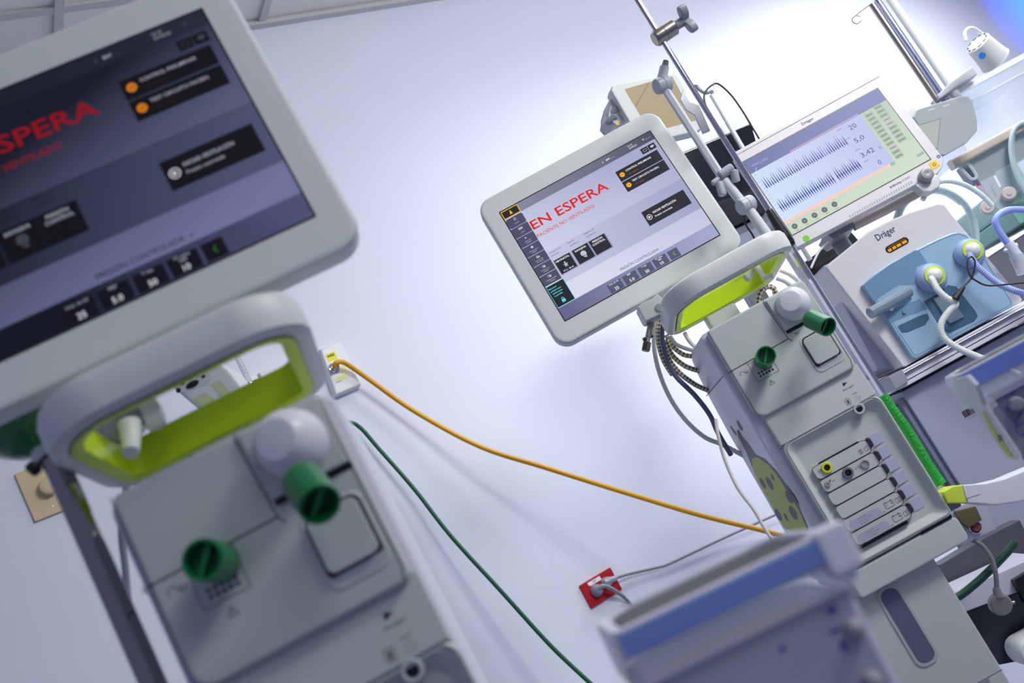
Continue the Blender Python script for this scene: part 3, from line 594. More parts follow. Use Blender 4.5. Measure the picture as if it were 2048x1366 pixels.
for j in (j1,j2):
    g=G(); d=Vector((1,.35,-.05)).normalized(); g.lathe([(0,-13),(12.5,-13),(14,-11),(14,-1),(13.2,0),(14,1),(14,11),(12.5,13),(0,13)],j,d,M('joint_grey','BCC3CE',.4),30); g.build('disc_joint',o)
g=G(); g.tube([tuple(j1),tuple(apt(1455,372))],7,apl,6,0); g.build('upper_rod',o)
g=G(); g.tube([tuple(apt(1448,360)),tuple(apt(1480,400))],8,apl,16,0); g.tube([tuple(j2),tuple(apt(1562,510))],[8,10],apl,16,0); g.build('lower_rod',o)
g=G()
m=M('arm_grey2','AEB5BF',.4)
for x,y,r1,L,dd in ((1452,343,8,26,(1,0,.1)),(1470,352,7,20,(.3,-.2,1)),(1442,378,7,24,(.3,.1,1)),(1432,362,5,16,(1,.2,.2))):
    q=apt(x,y,D-6); g.lathe([(0,-L/2),(r1*.8,-L/2),(r1,-L/2+2),(r1,L/2-2),(r1*.8,L/2),(0,L/2)],q,dd,m,16)
g.build('hose_clip',o)
g=G(); g.prism([tuple(FB.p(x,y,150))[::2] for x,y in ((1366,180),(1380,205),(1398,212),(1420,262),(1405,268),(1388,232),(1372,222),(1360,200))],'y',146,154,M('bright_metal','9FA3AA',.2,1),1); g.build('metal_bracket',o)
WT('cable',[(1487,428,120),(1492,450,118),(1505,470,116),(1512,490,114),(1494,508,110),(1480,512,110)],1.6,cblk,'thin dark cable dangling below the lower disc joint','cable',FB,6)
# hoses looped left of the far ventilator
br=BRAID('braided_hose','F2EACB','746850',6); 
def bh(name,pts,r,label,grp='braided hoses beside the far ventilator'):
    g=G(); g.tube([pk(FB,x,y,d) for x,y,d in pts],r,br,16,10); 
    for k in g.uv: g.uv[k]=(g.uv[k][0],g.uv[k][1]/ (2*PI*r)*1000)
    return g.build(name,frame=FB,label=label,cat='hose',group=grp)
bh('braided_hose',[(1470,520,215),(1420,543,215),(1382,562,210),(1360,574,205),(1340,592,200),(1325,625,200),(1317,655,200),(1318,690,205),(1328,722,210),(1345,750,220)],4.3,'braided hose arching over the monitor arm behind the lit screen')
bh('braided_hose',[(1333,670,190),(1345,692,190),(1365,708,190),(1382,712,195),(1420,716,215)],4.3,'uppermost of the braided hoses entering behind the far ventilator')
bh('braided_hose',[(1331,680,180),(1343,708,182),(1364,728,185),(1385,738,190),(1430,750,215)],4.3,'middle braided hose of the three entering behind the far ventilator')
bh('braided_hose',[(1328,690,172),(1340,722,175),(1362,748,180),(1384,765,190),(1400,774,200),(1440,790,215)],4.3,'lowest of the three braided hoses entering behind the far ventilator')
bh('braided_hose',[(1516,606,150),(1520,588,150),(1533,574,155),(1548,578,160),(1552,600,170)],4.6,'short braided hose loop right behind the lime handle')
WT('tube',[(1340,560,230),(1316,610,225),(1309,650,222),(1309,700,220),(1320,749,220),(1342,799,220),(1372,841,220),(1409,874,225),(1444,889,235),(1475,905,250),(1520,930,270)],4.0,wtube,'wide ivory tube loop hanging furthest left of the far ventilator','tube',FB,12)
WT('tube',[(1329,640,170),(1324,668,170),(1330,705,172),(1350,750,180),(1389,790,190),(1419,829,200),(1436,866,200),(1462,910,215)],4.3,M('slate_tube','6F7692',.5),'slate grey tube running down beside the ivory loop','tube',FB,12)
WT('tube',[(1369,665,150),(1376,678,150),(1386,690,160),(1400,700,180)],3.6,wtube,'short ivory tube under the lime handle, left end','tube',FB)
WT('tube',[(1340,672,170),(1352,688,170),(1372,697,175),(1395,702,190),(1430,706,215)],3.6,wtube,'ivory tube curving above the braided hoses','tube',FB)
WT('tube',[(1553,556,140),(1570,562,140),(1586,575,140),(1600,590,150)],4.5,white,'thick white tube bend right of the lime handle','tube',FB)
WT('tube',[(1560,540,120),(1580,549,120),(1600,566,130),(1616,590,140)],4.0,wtube,'ivory tube bend beside the thin chrome pole','tube',FB)
WT('cord',[(1432,838,-20),(1436,870,-22),(1450,920,-20),(1475,975,-20),(1508,1020,-20),(1530,1058,-20),(1560,1100,-20)],2.6,wtube,'thin ivory cord hanging in front of the far ventilator left flank','cord',FB,8)
o=thing('hose_coupling','chrome hose coupling with dark hex nut hanging under the monitor arm','coupling',FB)
a=Vector(pk(FB,1302,645,140)); b=Vector(pk(FB,1291,702,135)); L=(b-a).length; d=b-a
g=G(); g.lathe([(0,0),(6,0),(6,L*.15),(5,L*.17),(5.2,L*.5),(4.2,L*.52),(4.2,L*.7),(0,L*.7)],a,d,M('satin_metal','B9B7B2',.3,1),20); g.build('stem',o)
g=G(); g.lathe([(0,L*.7),(7,L*.7),(7.5,L*.74),(7.5,L*.97),(6.5,L),(0,L)],a,d,M('nut_metal','6E6864',.35,1),6); g.build('hex_nut',o)
g=G(); c=a+d*.55; g.lathe([(0,-9),(4,-9),(4.5,-4),(2.5,-2),(2.5,9),(0,9)],c,(1,.1,.0),M('dark_steel','5C5A58',.28,1),12); g.build('release_pin',o)
# ------------------------------------------------------------------ second ventilator: its display
dw=M('warm_white_plastic','CFCED3',.4)
o=thing('display_monitor','wide white display with blue waveforms and green button panel','monitor',DM)
g=G(); g.prism([(-176,-128),(120,-133),(165,-134),(180,-128),(195,-112),(194,108),(190,128),(-172,130),(-178,122)],'y',-6,34,dw,2.5,8)
g.prism([(110,-133),(160,-134),(163,-150),(150,-162),(130,-163),(115,-154)],'y',-8,25,dw,3,6); hs=g.build('housing',o)
s=G(); s.ln([(-176,121),(189,121.5)],1.2,-6.2,line); 
for k in range(26): s.flat([( -46+k*6,-127),(-43+k*6,-127),(-41+k*6,-121),(-44+k*6,-121)],-6.2,M('vent_shade','A9A8AE',.6))
s.text('Dräger',-14,107.5,-6.3,7,navy,w=29,bold=.012); s.text('Infinity',63,-113.5,-6.3,5,ink,w=28,bold=.015); s.text('C500',93,-113.5,-6.3,5,inkg,w=19)
s.build('lettering',hs)
g=G(); g.lathe([(16.5,3),(16.5,-2),(13,-5),(12.5,-14),(10,-16),(0,-13)],(137,-9,-128),(0,1,0),dw,30) if False else g.lathe([(0,-17),(8,-19),(12.5,-18),(14.5,-14),(15,-1),(15,2),(0,2)],(137,-9,-128),(0,1,0),M('knob_silver','8F9094',.35),30); g.build('rotary_knob',o)
g=G(); g.flat(rr(161,179,-122.5,-106,1,1),-6.6,M('yellow_sticker','F0C200',.5)); g.text('\u25ce',170,-118,-7,8,ink,al='c') if False else g.frame(circ(170,-114,3.6,16),1,-7,ink); g.build('warning_sticker',o,label='yellow warning sticker')
g=G(); g.frame(circ(188,-103,4,16),2.2,-6.5,M('blue_logo','1D4FA0',.4)); g.build('round_badge',o)
g=G(); g.lathe([(0,-1.5),(6.5,-1.5),(7.5,0),(7.5,2)],(-149,-6,-120),(0,1,0),EM('green_key','8EDC3A',.8),20); g.build('power_key',o,label='lit green key')
for x in (-135,-126): g=G(); g.flat(rr(x-1.8,x+1.8,-118.5,-115.5,1,2),-6.4,EM('green_led','C8F07A',.9)); g.build('indicator_light',o)
g=G(); y=-6.2; g.flat(rr(-172,172,-101,101),y,black); bgb=EM('d_bg','CFE0F8',1,'B9C0E8',(-150,-60,60,60)); pan=EM('d_panel','CCDDC9',1,'B7C9B5',(150,-90,120,60)); y-=.15
g.flat(rr(-170,170,-98.7,98.7),y,pan); g.flat(rr(-170,170,66,98.7),y-.1,EM('d_status','6D76A8',1,'7F88B8',(-160,70,160,70))); g.flat(rr(-170,104,-64,66),y-.1,bgb)
g.flat(rr(-170,92,-72,-64),y-.2,EM('d_salmon','F2CDBE')); dn=EM('d_navy','3A4690'); dn2=EM('d_blue','7282D8'); wl=EM('d_white','D8D8EA'); gb=EM('d_btn','A3B8A6'); gb2=EM('d_btn_pink','C5BAC6'); dt=EM('d_text','5E7A66'); y-=.3
for (x0,xe,zb,ht,dn_) in ((-157,44,22,31,5),(-157,40,-36,27,9)):
    k=0; x=x0
    while x<xe:
        c=dn2 if (zb>0 and -12<x<-4) else dn
        if not (zb<0 and -22<x<-17):
            hh=ht*(.82+.18*math.sin(k*1.7)); g.flat([(x-1.5,zb+(0 if zb>0 else 3)),(x,zb+hh),(x+1.5,zb+(0 if zb>0 else 3)),(x+.6,zb-dn_*(1 if k%2 else .6))],y,c)
            if zb<0: g.flat([(x-1.9,zb+4),(x+.2,zb-dn_*1.3),(x+1.9,zb+3)],y,c)
        x+=5.4; k+=1
for t,x,z in (('20',66,44),('5,0',59,12),('3,42',52,-24),('0',73,-56)): g.text(t,x,z,y,12 if t!='0' else 11,dn,w={'20':17,'5,0':23,'3,42':31,'0':7}[t])
for x,z in ((40,58),(44,30),(47,-3),(48,-34)): g.ln([(x,z),(x+12,z)],.9,y,dn)
for x in (90,): g.ln([(94,-20),(98,-20)],1,y,dn); g.ln([(94,-24),(98,-24)],1,y,dn)
g.text('PC-HFO',-146,77,y,7,EM('d_lav','A9AEDC'),w=26); g.text('12:10',-158,80,y,4,wl); g.ln([(-70,68.5),(100,68.5)],2.2,y,EM('d_rose','CDB0BC')); g.ln([(-158,66),(-152,74)],1,y,wl)
for z in range(-58,60,9): g.ln([(-166,z),(-160,z)],.5,y,dn2)
for k in range(11):
    m=gb2 if k==8 else gb; g.flat(rr(110,129,50-k*11.4,59-k*11.4),y,m); g.ln([(113,54.5-k*11.4),(126,54.5-k*11.4)],1.6,y-.1,dt)
for k in range(9):
    m=gb2 if k in(3,4) else gb; g.flat(rr(138,157,63-k*11.4,72-k*11.4) if False else rr(136,156,56-k*11.4,65-k*11.4),y,m); g.ln([(139,60.5-k*11.4),(152,60.5-k*11.4)],1.6,y-.1,dt)
g.flat(rr(150,168,-82,-76),y,gb); g.flat(rr(93,103,-72,-64),y,gb)
for k in range(5):
    x=-155+k*24.5; g.flat(circ(x,-84.5,6.2,20),y,EM('d_key','5C6468')); g.frame(rr(x-2,x+2,-86.5,-82.5),.8,y-.1,EM('d_keymark','AEB6B8')); g.ln([(x-3,-94.5),(x+4,-94.5)],1,y,dt)
g.build('screen',o)
g=G(); g.lathe([(0,-215),(24,-215),(24,-172),(19,-166),(19,-120),(0,-120)],(-58,92,0),(0,0,1),M('slate_bracket','7D808C',.4),24); g.prism([(-96,-120),(-30,-120),(-38,-142),(-88,-142)],'y',30,112,M('slate_bracket','7D808C',.4),2); g.build('neck',o)
# ------------------------------------------------------------------ second ventilator body
z6=lambda L:[(1600+a/3.594,380+b/3.594) for a,b in L]
def dq(L,d=0,f=DB): return [tuple(f.p(x,y,d))[::2] for x,y in L]
o=thing('ventilator','grey-white ventilator with pale blue front cover and two ringed ports','ventilator',DB)
ho=dq(z6([(190,545),(215,520),(500,290),(620,225),(800,150),(1000,88),(1050,100),(1110,180),(1320,430),(1545,700),(1610,780),(1600,800),(770,1265),(745,1262)]))
g=G(); g.prism(ho,'y',6,230,dw,4,10); hs=g.build('housing',o)
s=G(); c=DB.p(1755.5,482,5.6); s.text('Dräger',c.x,c.z,5.7,15,navy,w=46,bold=.012); s.build('lettering',hs)
c=DB.p(1795.8,488.7,0); s=G(); s.flat(rr(c.x-27,c.x+27,c.z-8,c.z+8,7.8,6),5.6,black); am=EM('amber_display','F5A81C',.9)
for a,b in ((-23,-15),(-12,-4),(-2,8),(11,22)): s.flat(rr(c.x+a,c.x+b,c.z-5,c.z+1),5.4,am)
s.flat(rr(c.x-20,c.x+22,c.z+3,c.z+5),5.4,EM('amber_dark','8A5A14',.9)); s.build('amber_lamp',o,label='amber lit indicator strip')
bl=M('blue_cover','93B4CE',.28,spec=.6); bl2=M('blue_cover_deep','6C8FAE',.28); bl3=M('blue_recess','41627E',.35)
co=dq(z6([(440,690),(520,610),(640,530),(830,430),(960,365),(1080,315),(1130,307),(1190,325),(1230,370),(1330,500),(1520,800),(1525,830),(1500,855),(830,1215),(800,1205),(780,1180),(590,890)]))
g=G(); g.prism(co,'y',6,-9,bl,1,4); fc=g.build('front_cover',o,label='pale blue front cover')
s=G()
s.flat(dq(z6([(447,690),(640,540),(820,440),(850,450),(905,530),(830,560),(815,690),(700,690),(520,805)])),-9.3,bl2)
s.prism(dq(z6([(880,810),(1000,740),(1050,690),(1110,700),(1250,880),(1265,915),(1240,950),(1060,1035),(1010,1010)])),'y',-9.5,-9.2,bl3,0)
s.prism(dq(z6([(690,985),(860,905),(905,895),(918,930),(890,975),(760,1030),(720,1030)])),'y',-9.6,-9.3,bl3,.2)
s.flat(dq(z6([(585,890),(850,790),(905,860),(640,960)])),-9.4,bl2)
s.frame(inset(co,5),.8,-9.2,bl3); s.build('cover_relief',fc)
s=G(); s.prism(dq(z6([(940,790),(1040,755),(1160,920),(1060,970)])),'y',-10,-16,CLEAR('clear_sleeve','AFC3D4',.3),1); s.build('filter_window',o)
s=G(); a=Vector(pk(DB,1740,627,-38)); b=Vector(pk(DB,1818,583,-12)); s.tube([tuple(a),tuple(b)],12,CLEAR('smoked_tube','8FA2B4',.5,.3),20,0); s.build('side_tube',o)
s=G(); s.lathe([(0,-5),(5,-4),(5.5,0),(0,1)],pk(DB,1782,617.5,-10),(0,1,0),M('white_lever','E8EEF2',.3),8); s.lathe([(0,-3),(4,-3),(4,0),(0,1)],pk(DB,1808,623.5,-10),(0,1,0),bl2,14); s.build('lever',o)
for nm,(x,y),lab in (('port',(1861,558),'ringed port'),('port',(1936,508),'ringed port')):
    d=Vector((.02,-1,.04)); p=Vector(pk(DB,x,y,-9)); g=G(); g.lathe([(30,0),(31,4),(30,14),(26,22),(21,26),(14,27)],p,d,M('blue_knob','94ADD6',.3),36,False); pt=g.build('port_collar',o)
    g=G(); g.lathe([(14,27),(21,27.2),(21,28.5),(15,29.5)],p,d,M('ring_lime','B4D42E',.35),36,False); g.build('lime_ring',pt)
    g=G(); g.lathe([(16,27),(16,29),(13,36),(8,40),(0,41)],p,d,white,30); g.build('white_hub',pt)
# left cheek of the housing, its shade put into a darker lavender colour
g=G(); g.prism(dq(z6([(170,545),(215,522),(245,585),(760,1270),(720,1290),(560,1290),(200,610)]),60),'y',60,240,M('cheek_shaded','A9ABC0',.45),4); g.build('side_cheek',o)
# cart under it
o=thing('ventilator_cart','tall cool grey cabinet trolley under the blue fronted ventilator','trolley',DB)
g=G(); q=dq([(1776,757),(1795,770),(2120,600),(2110,580),(1828,724),(1822,722)],0); q=dq([(1790,748),(2130,561),(2146,588),(1806,776)],0)
g.prism(q,'y',-20,250,coolw,3); g.build('deck',o)
s=G(); s.tube([pk(DB,1784,758,-24),pk(DB,1800,751,-24),pk(DB,2100,588,-24)],3.4,M('rail_metal','8D8C92',.25,1),10,0); s.build('front_rail',o)
s=G(); s.ln([tuple(DB.p(1801,768,-21))[::2],tuple(DB.p(2120,592,-21))[::2]],1.6,-20.4,black); s.build('deck_seam',o)
g=G(); g.prism(dq([(1772,757),(1798,741),(1812,764),(1786,782)],-10),'y',-30,60,M('bracket_grey','8F92A2',.4),2); g.build('corner_bracket',o)
a=DB.p(1815,790,0); b=DB.p(2130,640,0); zf=-DB.t.z*1000+70
g=G(); g.prism([(a.x-4,zf),(a.x+330,zf),(a.x+330,a.z+10),(a.x-4,a.z+10)],'y',10,250,cool,4); cb=g.build('cabinet',o)
s=G(); s.prism([(a.x-16,zf),(a.x-4,zf),(a.x-4,a.z),(a.x-16,a.z)],'y',20,40,M('edge_rail','7E859A',.4),2); s.build('edge_rail',o)
s=G(); s.prism([(a.x-46,zf+300),(a.x-18,zf+300),(a.x-18,a.z),(a.x-46,a.z)],'y',60,110,M('dark_rail','494F63',.4),2); s.build('inner_rail',o)
for x,z,dd in ((-90,-250,90),): s=G(); q=dq([(1848,915),(1872,900),(1880,913),(1857,928)],90); s.prism(q,'y',80,110,M('dark_rail','494F63',.4),1); s.build('cross_bar',o)
s=G(); c=dq([(1923,824),(1949,814),(1952,823),(1926,833)],9); x0=c[0][0]
for k in range(13): w=random.choice((.7,1.3,2)); s.flat(rr(x0+k*2.1,x0+k*2.1+w,c[2][1]-1,c[0][1]),9.8,ink)
s.ln([(x0,c[2][1]-4),(x0+24,c[2][1]-4)],.6,9.8,inkg); s.ln([(x0+8,c[2][1]-7),(x0+28,c[2][1]-7)],.6,9.8,inkg); s.build('barcode_label',cb)
g=G(); g.prism(rr(a.x-80,a.x+420,-60,320,50,5),'z',zf-10,zf+30,M('base_grey','5A5E70',.45),8); g.build('trolley_base',o)
for cx,cy in ((a.x-50,-30),(a.x+380,-30),(a.x-50,290),(a.x+380,290)):
    c=G(); c.lathe([(0,-14),(24,-14),(30,-8),(30,8),(24,14),(0,14)],(cx,cy,zf-38),(1,.2,0),cblk,20); c.build('castor',o)
# hoses and cable of the second ventilator
WT('corrugated_hose',[(1861,556,-48),(1866,562,-54),(1876,580,-62),(1893,596,-66),(1912,607,-66),(1898,622,-66),(1884,643,-64),(1882,662,-62),(1892,680,-60),(1920,698,-60),(1950,711,-62),(1984,725,-66),(2040,750,-70)],6.6,white,'ivory ribbed hose curving down from the left ringed port','hose',DB,14,8,corr=.05,cstep=3)
WT('hose',[(1938,508,-48),(1945,520,-56),(1955,533,-58),(1972,548,-58),(1995,566,-58),(2020,578,-58),(2050,588,-58),(2090,600,-58)],6.5,M('pale_blue_corrugated','A7B8F2',.35),'pale blue ribbed hose from the right ringed port','hose',DB,14,8,corr=.09,cstep=4)
WT('cable',[(1905,592,-72),(1921,578,-76),(1940,560,-78),(1947,545,-80),(1950,525,-80),(1944,514,-78),(1937,516,-78),(1934,530,-78),(1940,551,-80),(1953,562,-80),(1975,571,-78),(2010,569,-78),(2060,564,-78)],1.9,M('dark_cable','26262C',.4),'thin black cable looped below the right ringed port','cable',DB,8)
g=G(); g.tube([pk(DB,1928,574,-76),pk(DB,1911,598,-74)],[3.5,7],cblk,14,0); g.build('cable_boot',frame=DB,label='black rubber boot where the cable meets the ivory hose',cat='cable boot')
WT('hose',[(2090,424,-40),(2048,420,-44),(2020,420,-46),(2000,428,-48),(1991,442,-48),(1994,455,-46),(2003,470,-44),(2021,494,-40)],7.2,pblue,'smooth periwinkle blue hose bent at the right picture edge','hose',DB,16)
g=G(); g.tube([pk(DB,2016,486,-40),pk(DB,2034,512,-36)],[11,11],M('frosted_connector','D3DAEA',.3),18,0); g.tube([pk(DB,2008,502,-40),pk(DB,2034,490,-40)],[3.5,5],M('frosted_connector','D3DAEA',.3),12,0)
g.build('hose_connector',frame=DB,label='frosted white connector on the end of the periwinkle hose',cat='connector')
g=G(); g.tube([pk(DB,2032,510,-36),pk(DB,2040,530,-36),pk(DB,2046,548,-36)],[14,11],CLEAR('water_trap_clear','E8ECF4',.4,.1),18,3); g.build('water_trap',frame=DB,label='clear water trap below the frosted connector',cat='water trap')
WT('cable',[(1657,482,40),(1640,500,30),(1630,518,25),(1622,536,20)],2.6,white,'white cable hanging under the waveform display','cable',DB)
WT('cable',[(1815,785,60),(1818,800,60),(1813,812,60),(1805,820,60),(1798,826,60)],3.2,tcord,'short grey cable bend under the cart bracket','cable',DB)
WT('cable',[(1788,808,80),(1815,825,80),(1838,850,80),(1860,870,90)],1.8,cblk,'thin black cable crossing behind the green sleeve','cable',DB)
WT('hose',[(1803,797,100),(1815,815,100),(1828,838,100),(1826,832,100)],4.2,M('red_rubber','8E1018',.4),'red hose behind the black cable near the green sleeve','hose',DB)
WT('hose',[(1805,778,55),(1840,830,55),(1880,890,55),(1920,950,55),(1935,975,55)],5,M('teal_rubber','1E4A66',.4),'dark blue hose along the inner rail of the grey cart','hose',DB)
WT('hose',[(1846,832,45),(1868,868,45),(1880,888,48)],4.2,M('red_rubber','8E1018',.4),'dark red hose along the inner rail of the grey cart','hose',DB)
WT('cable',[(1893,902,60),(1887,918,60),(1886,940,60),(1893,965,60),(1894,985,60)],3.6,M('brown_grey_cable','6B6A6C',.5),'brownish grey cable bending beside the yellow hose','cable',DB)
WT('cable',[(1880,915,70),(1879,935,70),(1881,960,70),(1884,985,70)],2.4,tcord,'slim grey cable left of the brownish one','cable',DB)
WT('hose',[(1920,930,55),(1921,948,50),(1916,966,45),(1908,985,40)],5.5,M('ochre_rubber','A87A08',.45),'short ochre hose above the white arm with lime end','hose',DB)
# ------------------------------------------------------------------ behind: small monitor, white trolley with black box, pole, cable
S1=frat(1300,200,2.05,-20,4)
o=thing('small_monitor','small white monitor with beige screen behind the lit ventilator','monitor',S1)
z7=lambda L:[(1180+a/4.27,100+b/4.27) for a,b in L]
g=G(); g.prism(dq(z7([(180,345),(190,305),(225,285),(700,195),(740,200),(980,640),(930,690),(470,800),(430,770)]),0,S1),'y',0,40,white,4,8); hs=g.build('housing',o)
s=G(); s.flat(dq(z7([(295,335),(540,265),(700,225),(905,600),(560,690),(490,660)]),0,S1),-.4,EM('reflecting_screen','C8B896',.75)); s.ln(dq(z7([(497,290),(390,480)]),0,S1),1.2,-.6,EM('screen_line','96835F',.75)); s.build('screen',o)  # beige reflection on the screen, put in as emission colour
g=G(); g.prism(dq(z7([(180,400),(215,440),(330,600),(210,640),(150,570)]),20,S1),'y',18,90,lgrey,3); sdc=g.build('side_case',o)
g=G()
for x,y in ((205,525),(190,585)): g.lathe([(0,-16),(5,-16),(8,-8),(8,8),(0,8)],pk(S1,1180+x/4.27,100+y/4.27,22),(.9,-.4,.2),grey,14); 
g.build('cable_plugs',o); 
g=G(); g.lathe([(0,-2),(4.5,-2),(4.5,3),(0,3)],pk(S1,1180+232/4.27,100+628/4.27,18),(0,1,0),M('yellow_button','E8B820',.4),14); g.build('yellow_socket',o)
WT('cable',[(1207,229,10),(1203,243,8),(1205,256,8),(1212,270,8),(1225,285,8)],1.6,tcord,'thin grey cable looping off the small monitor left side','cable',S1,6)
S2=frat(1430,290,2.5,-14)
o=thing('equipment_trolley','white topped trolley shelf behind the thin chrome pole','trolley',S2)
c=S2.p(1362,292,0); e=S2.p(1500,247,0); L=e.x-c.x
g=G(); g.box(c.x-70,e.x+8,0,260,min(c.z,e.z)-2,min(c.z,e.z)+24,white,2); g.build('shelf',o)
zf=-S2.t.z*1000; zt=min(c.z,e.z)
for x in (c.x-50,e.x-20):
    g=G(); g.box(x,x+20,120,140,zf,zt-2,white,2); g.build('leg',o)
g=G(); g.box(c.x-60,e.x-4,10,240,zt-240,zt-222,lgrey,2); g.build('lower_shelf',o)
g=G(); g.prism([(c.x-24,zt-218),(e.x-70,zt-218),(e.x-3,zt-4),(c.x-24,zt-4)],'y',-8,110,M('gloss_black','15171F',.12,coat=.5),3)
g.build('black_device',frame=S2,label='glossy black box device under the white trolley shelf',cat='device')
g=G(); g.tube([pk(S2,1423,190,-30),pk(S2,1492,308,-30),pk(S2,1620,520,-30)],6,white,14,0); g.build('post',frame=S2,label='plain white post rising behind the thin chrome pole',cat='post')
g=G(); g.tube([pk(S2,1393,172,-30),pk(S2,1400,180,-30),pk(S2,1412,186,-30),pk(S2,1424,182,-30),pk(S2,1424,190,-30)],[5,4],grey,10,5); g.lathe([(0,-3),(4.6,-3),(4.6,3),(0,3)],pk(S2,1392,171,-30),(.2,.6,1),steel,14); g.build('pole_hook',frame=S2,label='small grey hook on top of the white post',cat='hook')
WT('cable',[(1412,214,-40),(1408,195,-40),(1413,180,-40),(1428,168,-40),(1440,170,-40),(1462,190,-40),(1485,222,-40),(1503,252,-40),(1520,280,-40),(1540,310,-30)],2.4,cblk,'thick black cable arching over the white post','cable',S2)
WT('wire',[(1428,163,-44),(1427,172,-44),(1431,180,-44),(1434,184,-44)],1,steel,'tiny metal wire tie on the black cable arch','wire',S2,6)
# ------------------------------------------------------------------ drip stand columns at upper right
S3=frat(1800,95,2.72,-30)
o=thing('column_stand','triple steel columns with a wire hook, rising from the incubator, upper right','column stand',S3)
for k,(xa,xb,r,m) in enumerate(((1744,1874,8.5,steel),(1768,1893,7.5,M('blue_steel','B8C0E0',.2,1)),(1790,1912,10,white))):
    a=S3.p(xa,8+k*2,0); zf=S3.p(1880,235,0).z
    g=G(); g.lathe([(0,zf),(r,zf),(r,a.z+(0 if k==0 else 200)),(0,a.z+(0 if k==0 else 200))],((a.x),0 if k!=1 else 12,0),(0,0,1),m,20); g.build('column',o)
g=G(); g.tube([pk(S3,1742,8,0),pk(S3,1728,18,0),pk(S3,1708,34,0),pk(S3,1704,40,0),pk(S3,1708,46,0),pk(S3,1716,47,0),pk(S3,1723,40,0),pk(S3,1720,33,0),pk(S3,1711,31,0)],1.4,steel,8,6); g.build('wire_hook',o)
g=G(); g.prism([tuple(S3.p(x,y,-20))[::2] for x,y in ((1875,190),(1900,165),(1945,132),(1955,148),(1915,172),(1880,197))],'y',-20,30,lgrey,3); g.build('bracket',o)
# ------------------------------------------------------------------ incubator
def ip(x,y,d=0): return pk(IF,x,y,d)
o=thing('incubator','clear hooded incubator with beige metal rail at the right edge','incubator',IF)
hc=CLEAR('hood_clear','EEF2F8',.16,.08); X1=420
t0=IF.p(1868,203,0); r0=IF.p(1884,330,0); 
g=G()
for (a,b,c_,d_,e_,f_) in ((t0.x,X1,0,4,r0.z,t0.z),(t0.x,X1,380,384,r0.z,t0.z),(t0.x,X1,0,384,t0.z-4,t0.z),(t0.x,t0.x+4,4,380,r0.z,t0.z-4)): g.box(a,b,c_,d_,e_,f_,hc)
g.build('hood',o,label='clear plastic hood')
s=G(); s.box(t0.x,X1,-3,1,t0.z-14,t0.z-2,CLEAR('hood_edge','FFFFFF',.55,.1)); s.box(t0.x,X1,-2,1,t0.z-44,t0.z-42,CLEAR('hood_edge','FFFFFF',.55,.1)); s.build('hood_edge',o) if False else s.build('hood_edge_strip',o)
g=G(); ra=IF.p(1895,338,0); g.prism(rr(-12,17,0,24,6,3),'x',t0.x-60,X1,M('beige_rail','B7AFA6',.35),1); g.xf(Matrix.Translation((0,-14,ra.z-10)),0); g.build('front_rail',o)
g=G(); g.box(t0.x-20,X1,-6,-2,ra.z-150,ra.z-10,CLEAR('panel_clear','DDE8EA',.22,.1),0); g.build('lower_panel',o)
g=G(); pr=IF.p(1905,360,40); g.box(t0.x-10,X1*.55,40,80,pr.z-36,pr.z+22,M('slate_blue_box','67798A',.4),4); g.build('control_box',o)
g=G(); g.box(t0.x+10,X1,30,360,ra.z-160,ra.z-95,M('mint_mattress','9FC4BA',.6),14); g.build('mattress',o)
g=G(); g.box(t0.x,X1,-10,380,ra.z-200,ra.z-160,M('tray_teal','6FA79B',.5),6); g.build('tray',o)
zf=-IF.t.z*1000
g=G(); g.box(t0.x+40,X1,20,360,zf+150,ra.z-220,M('chassis_grey','6C6A70',.4),6); g.build('chassis',o)
g=G(); g.box(t0.x+10,X1,-16,0,ra.z-232,ra.z-212,M('rail_metal','8D8C92',.25,1)); g.build('lower_rail',o)
g=G(); g.box(t0.x+40,X1,20,360,zf,zf+150,dark,6); g.build('base',o)
for x,y in ((1982,414),(2025,386)):
    c=Vector(ip(x-8,y+3,-14)); g=G(); g.lathe([(0,-13),(14,-13),(16.5,-10),(16.5,0),(14,8),(10,14),(0,14)],c,(.25,1,-.1),M('latch_taupe','B5AEAE',.45),26); g.lathe([(0,-15),(5.5,-15),(6,-13),(0,-13)],c,(.25,1,-.1),M('latch_taupe','B5AEAE',.45),14); g.build('latch',o)
g=G(); g.tube([ip(1915,330,-8),ip(1935,350,-8),ip(1944,358,-8),ip(1953,352,-8),ip(1936,325,-8)],3.4,CLEAR('handle_clear','E8F2F4',.4,.1),10,5); g.build('clear_handle',o)
# papers and things seen through the lower panel
for k,(pts,m,l) in enumerate(((((1950,370),(1985,352),(2010,395),(1975,412)),M('paper_pink','DCD2E2',.6),'folded paper with pink print behind the clear lower panel'),(((1990,345),(2030,322),(2048,350),(2048,380),(2015,395)),M('paper_white','DDDCEA',.6),'pale papers stacked behind the clear lower panel at far right'))):
    g=G(); g.prism(dq(pts,14,IF),'y',12,16,m,.3); 
    if k==0: g.flat(dq(((1951,368),(1960,364),(1963,369),(1954,373)),11.6,IF),11.6,M('magenta_print','D0387A',.5)); g.ln(dq(((1982,372),(1992,392)),11.6,IF),2,11.6,ink)
    g.build('paper',frame=IF,label=l,cat='paper')
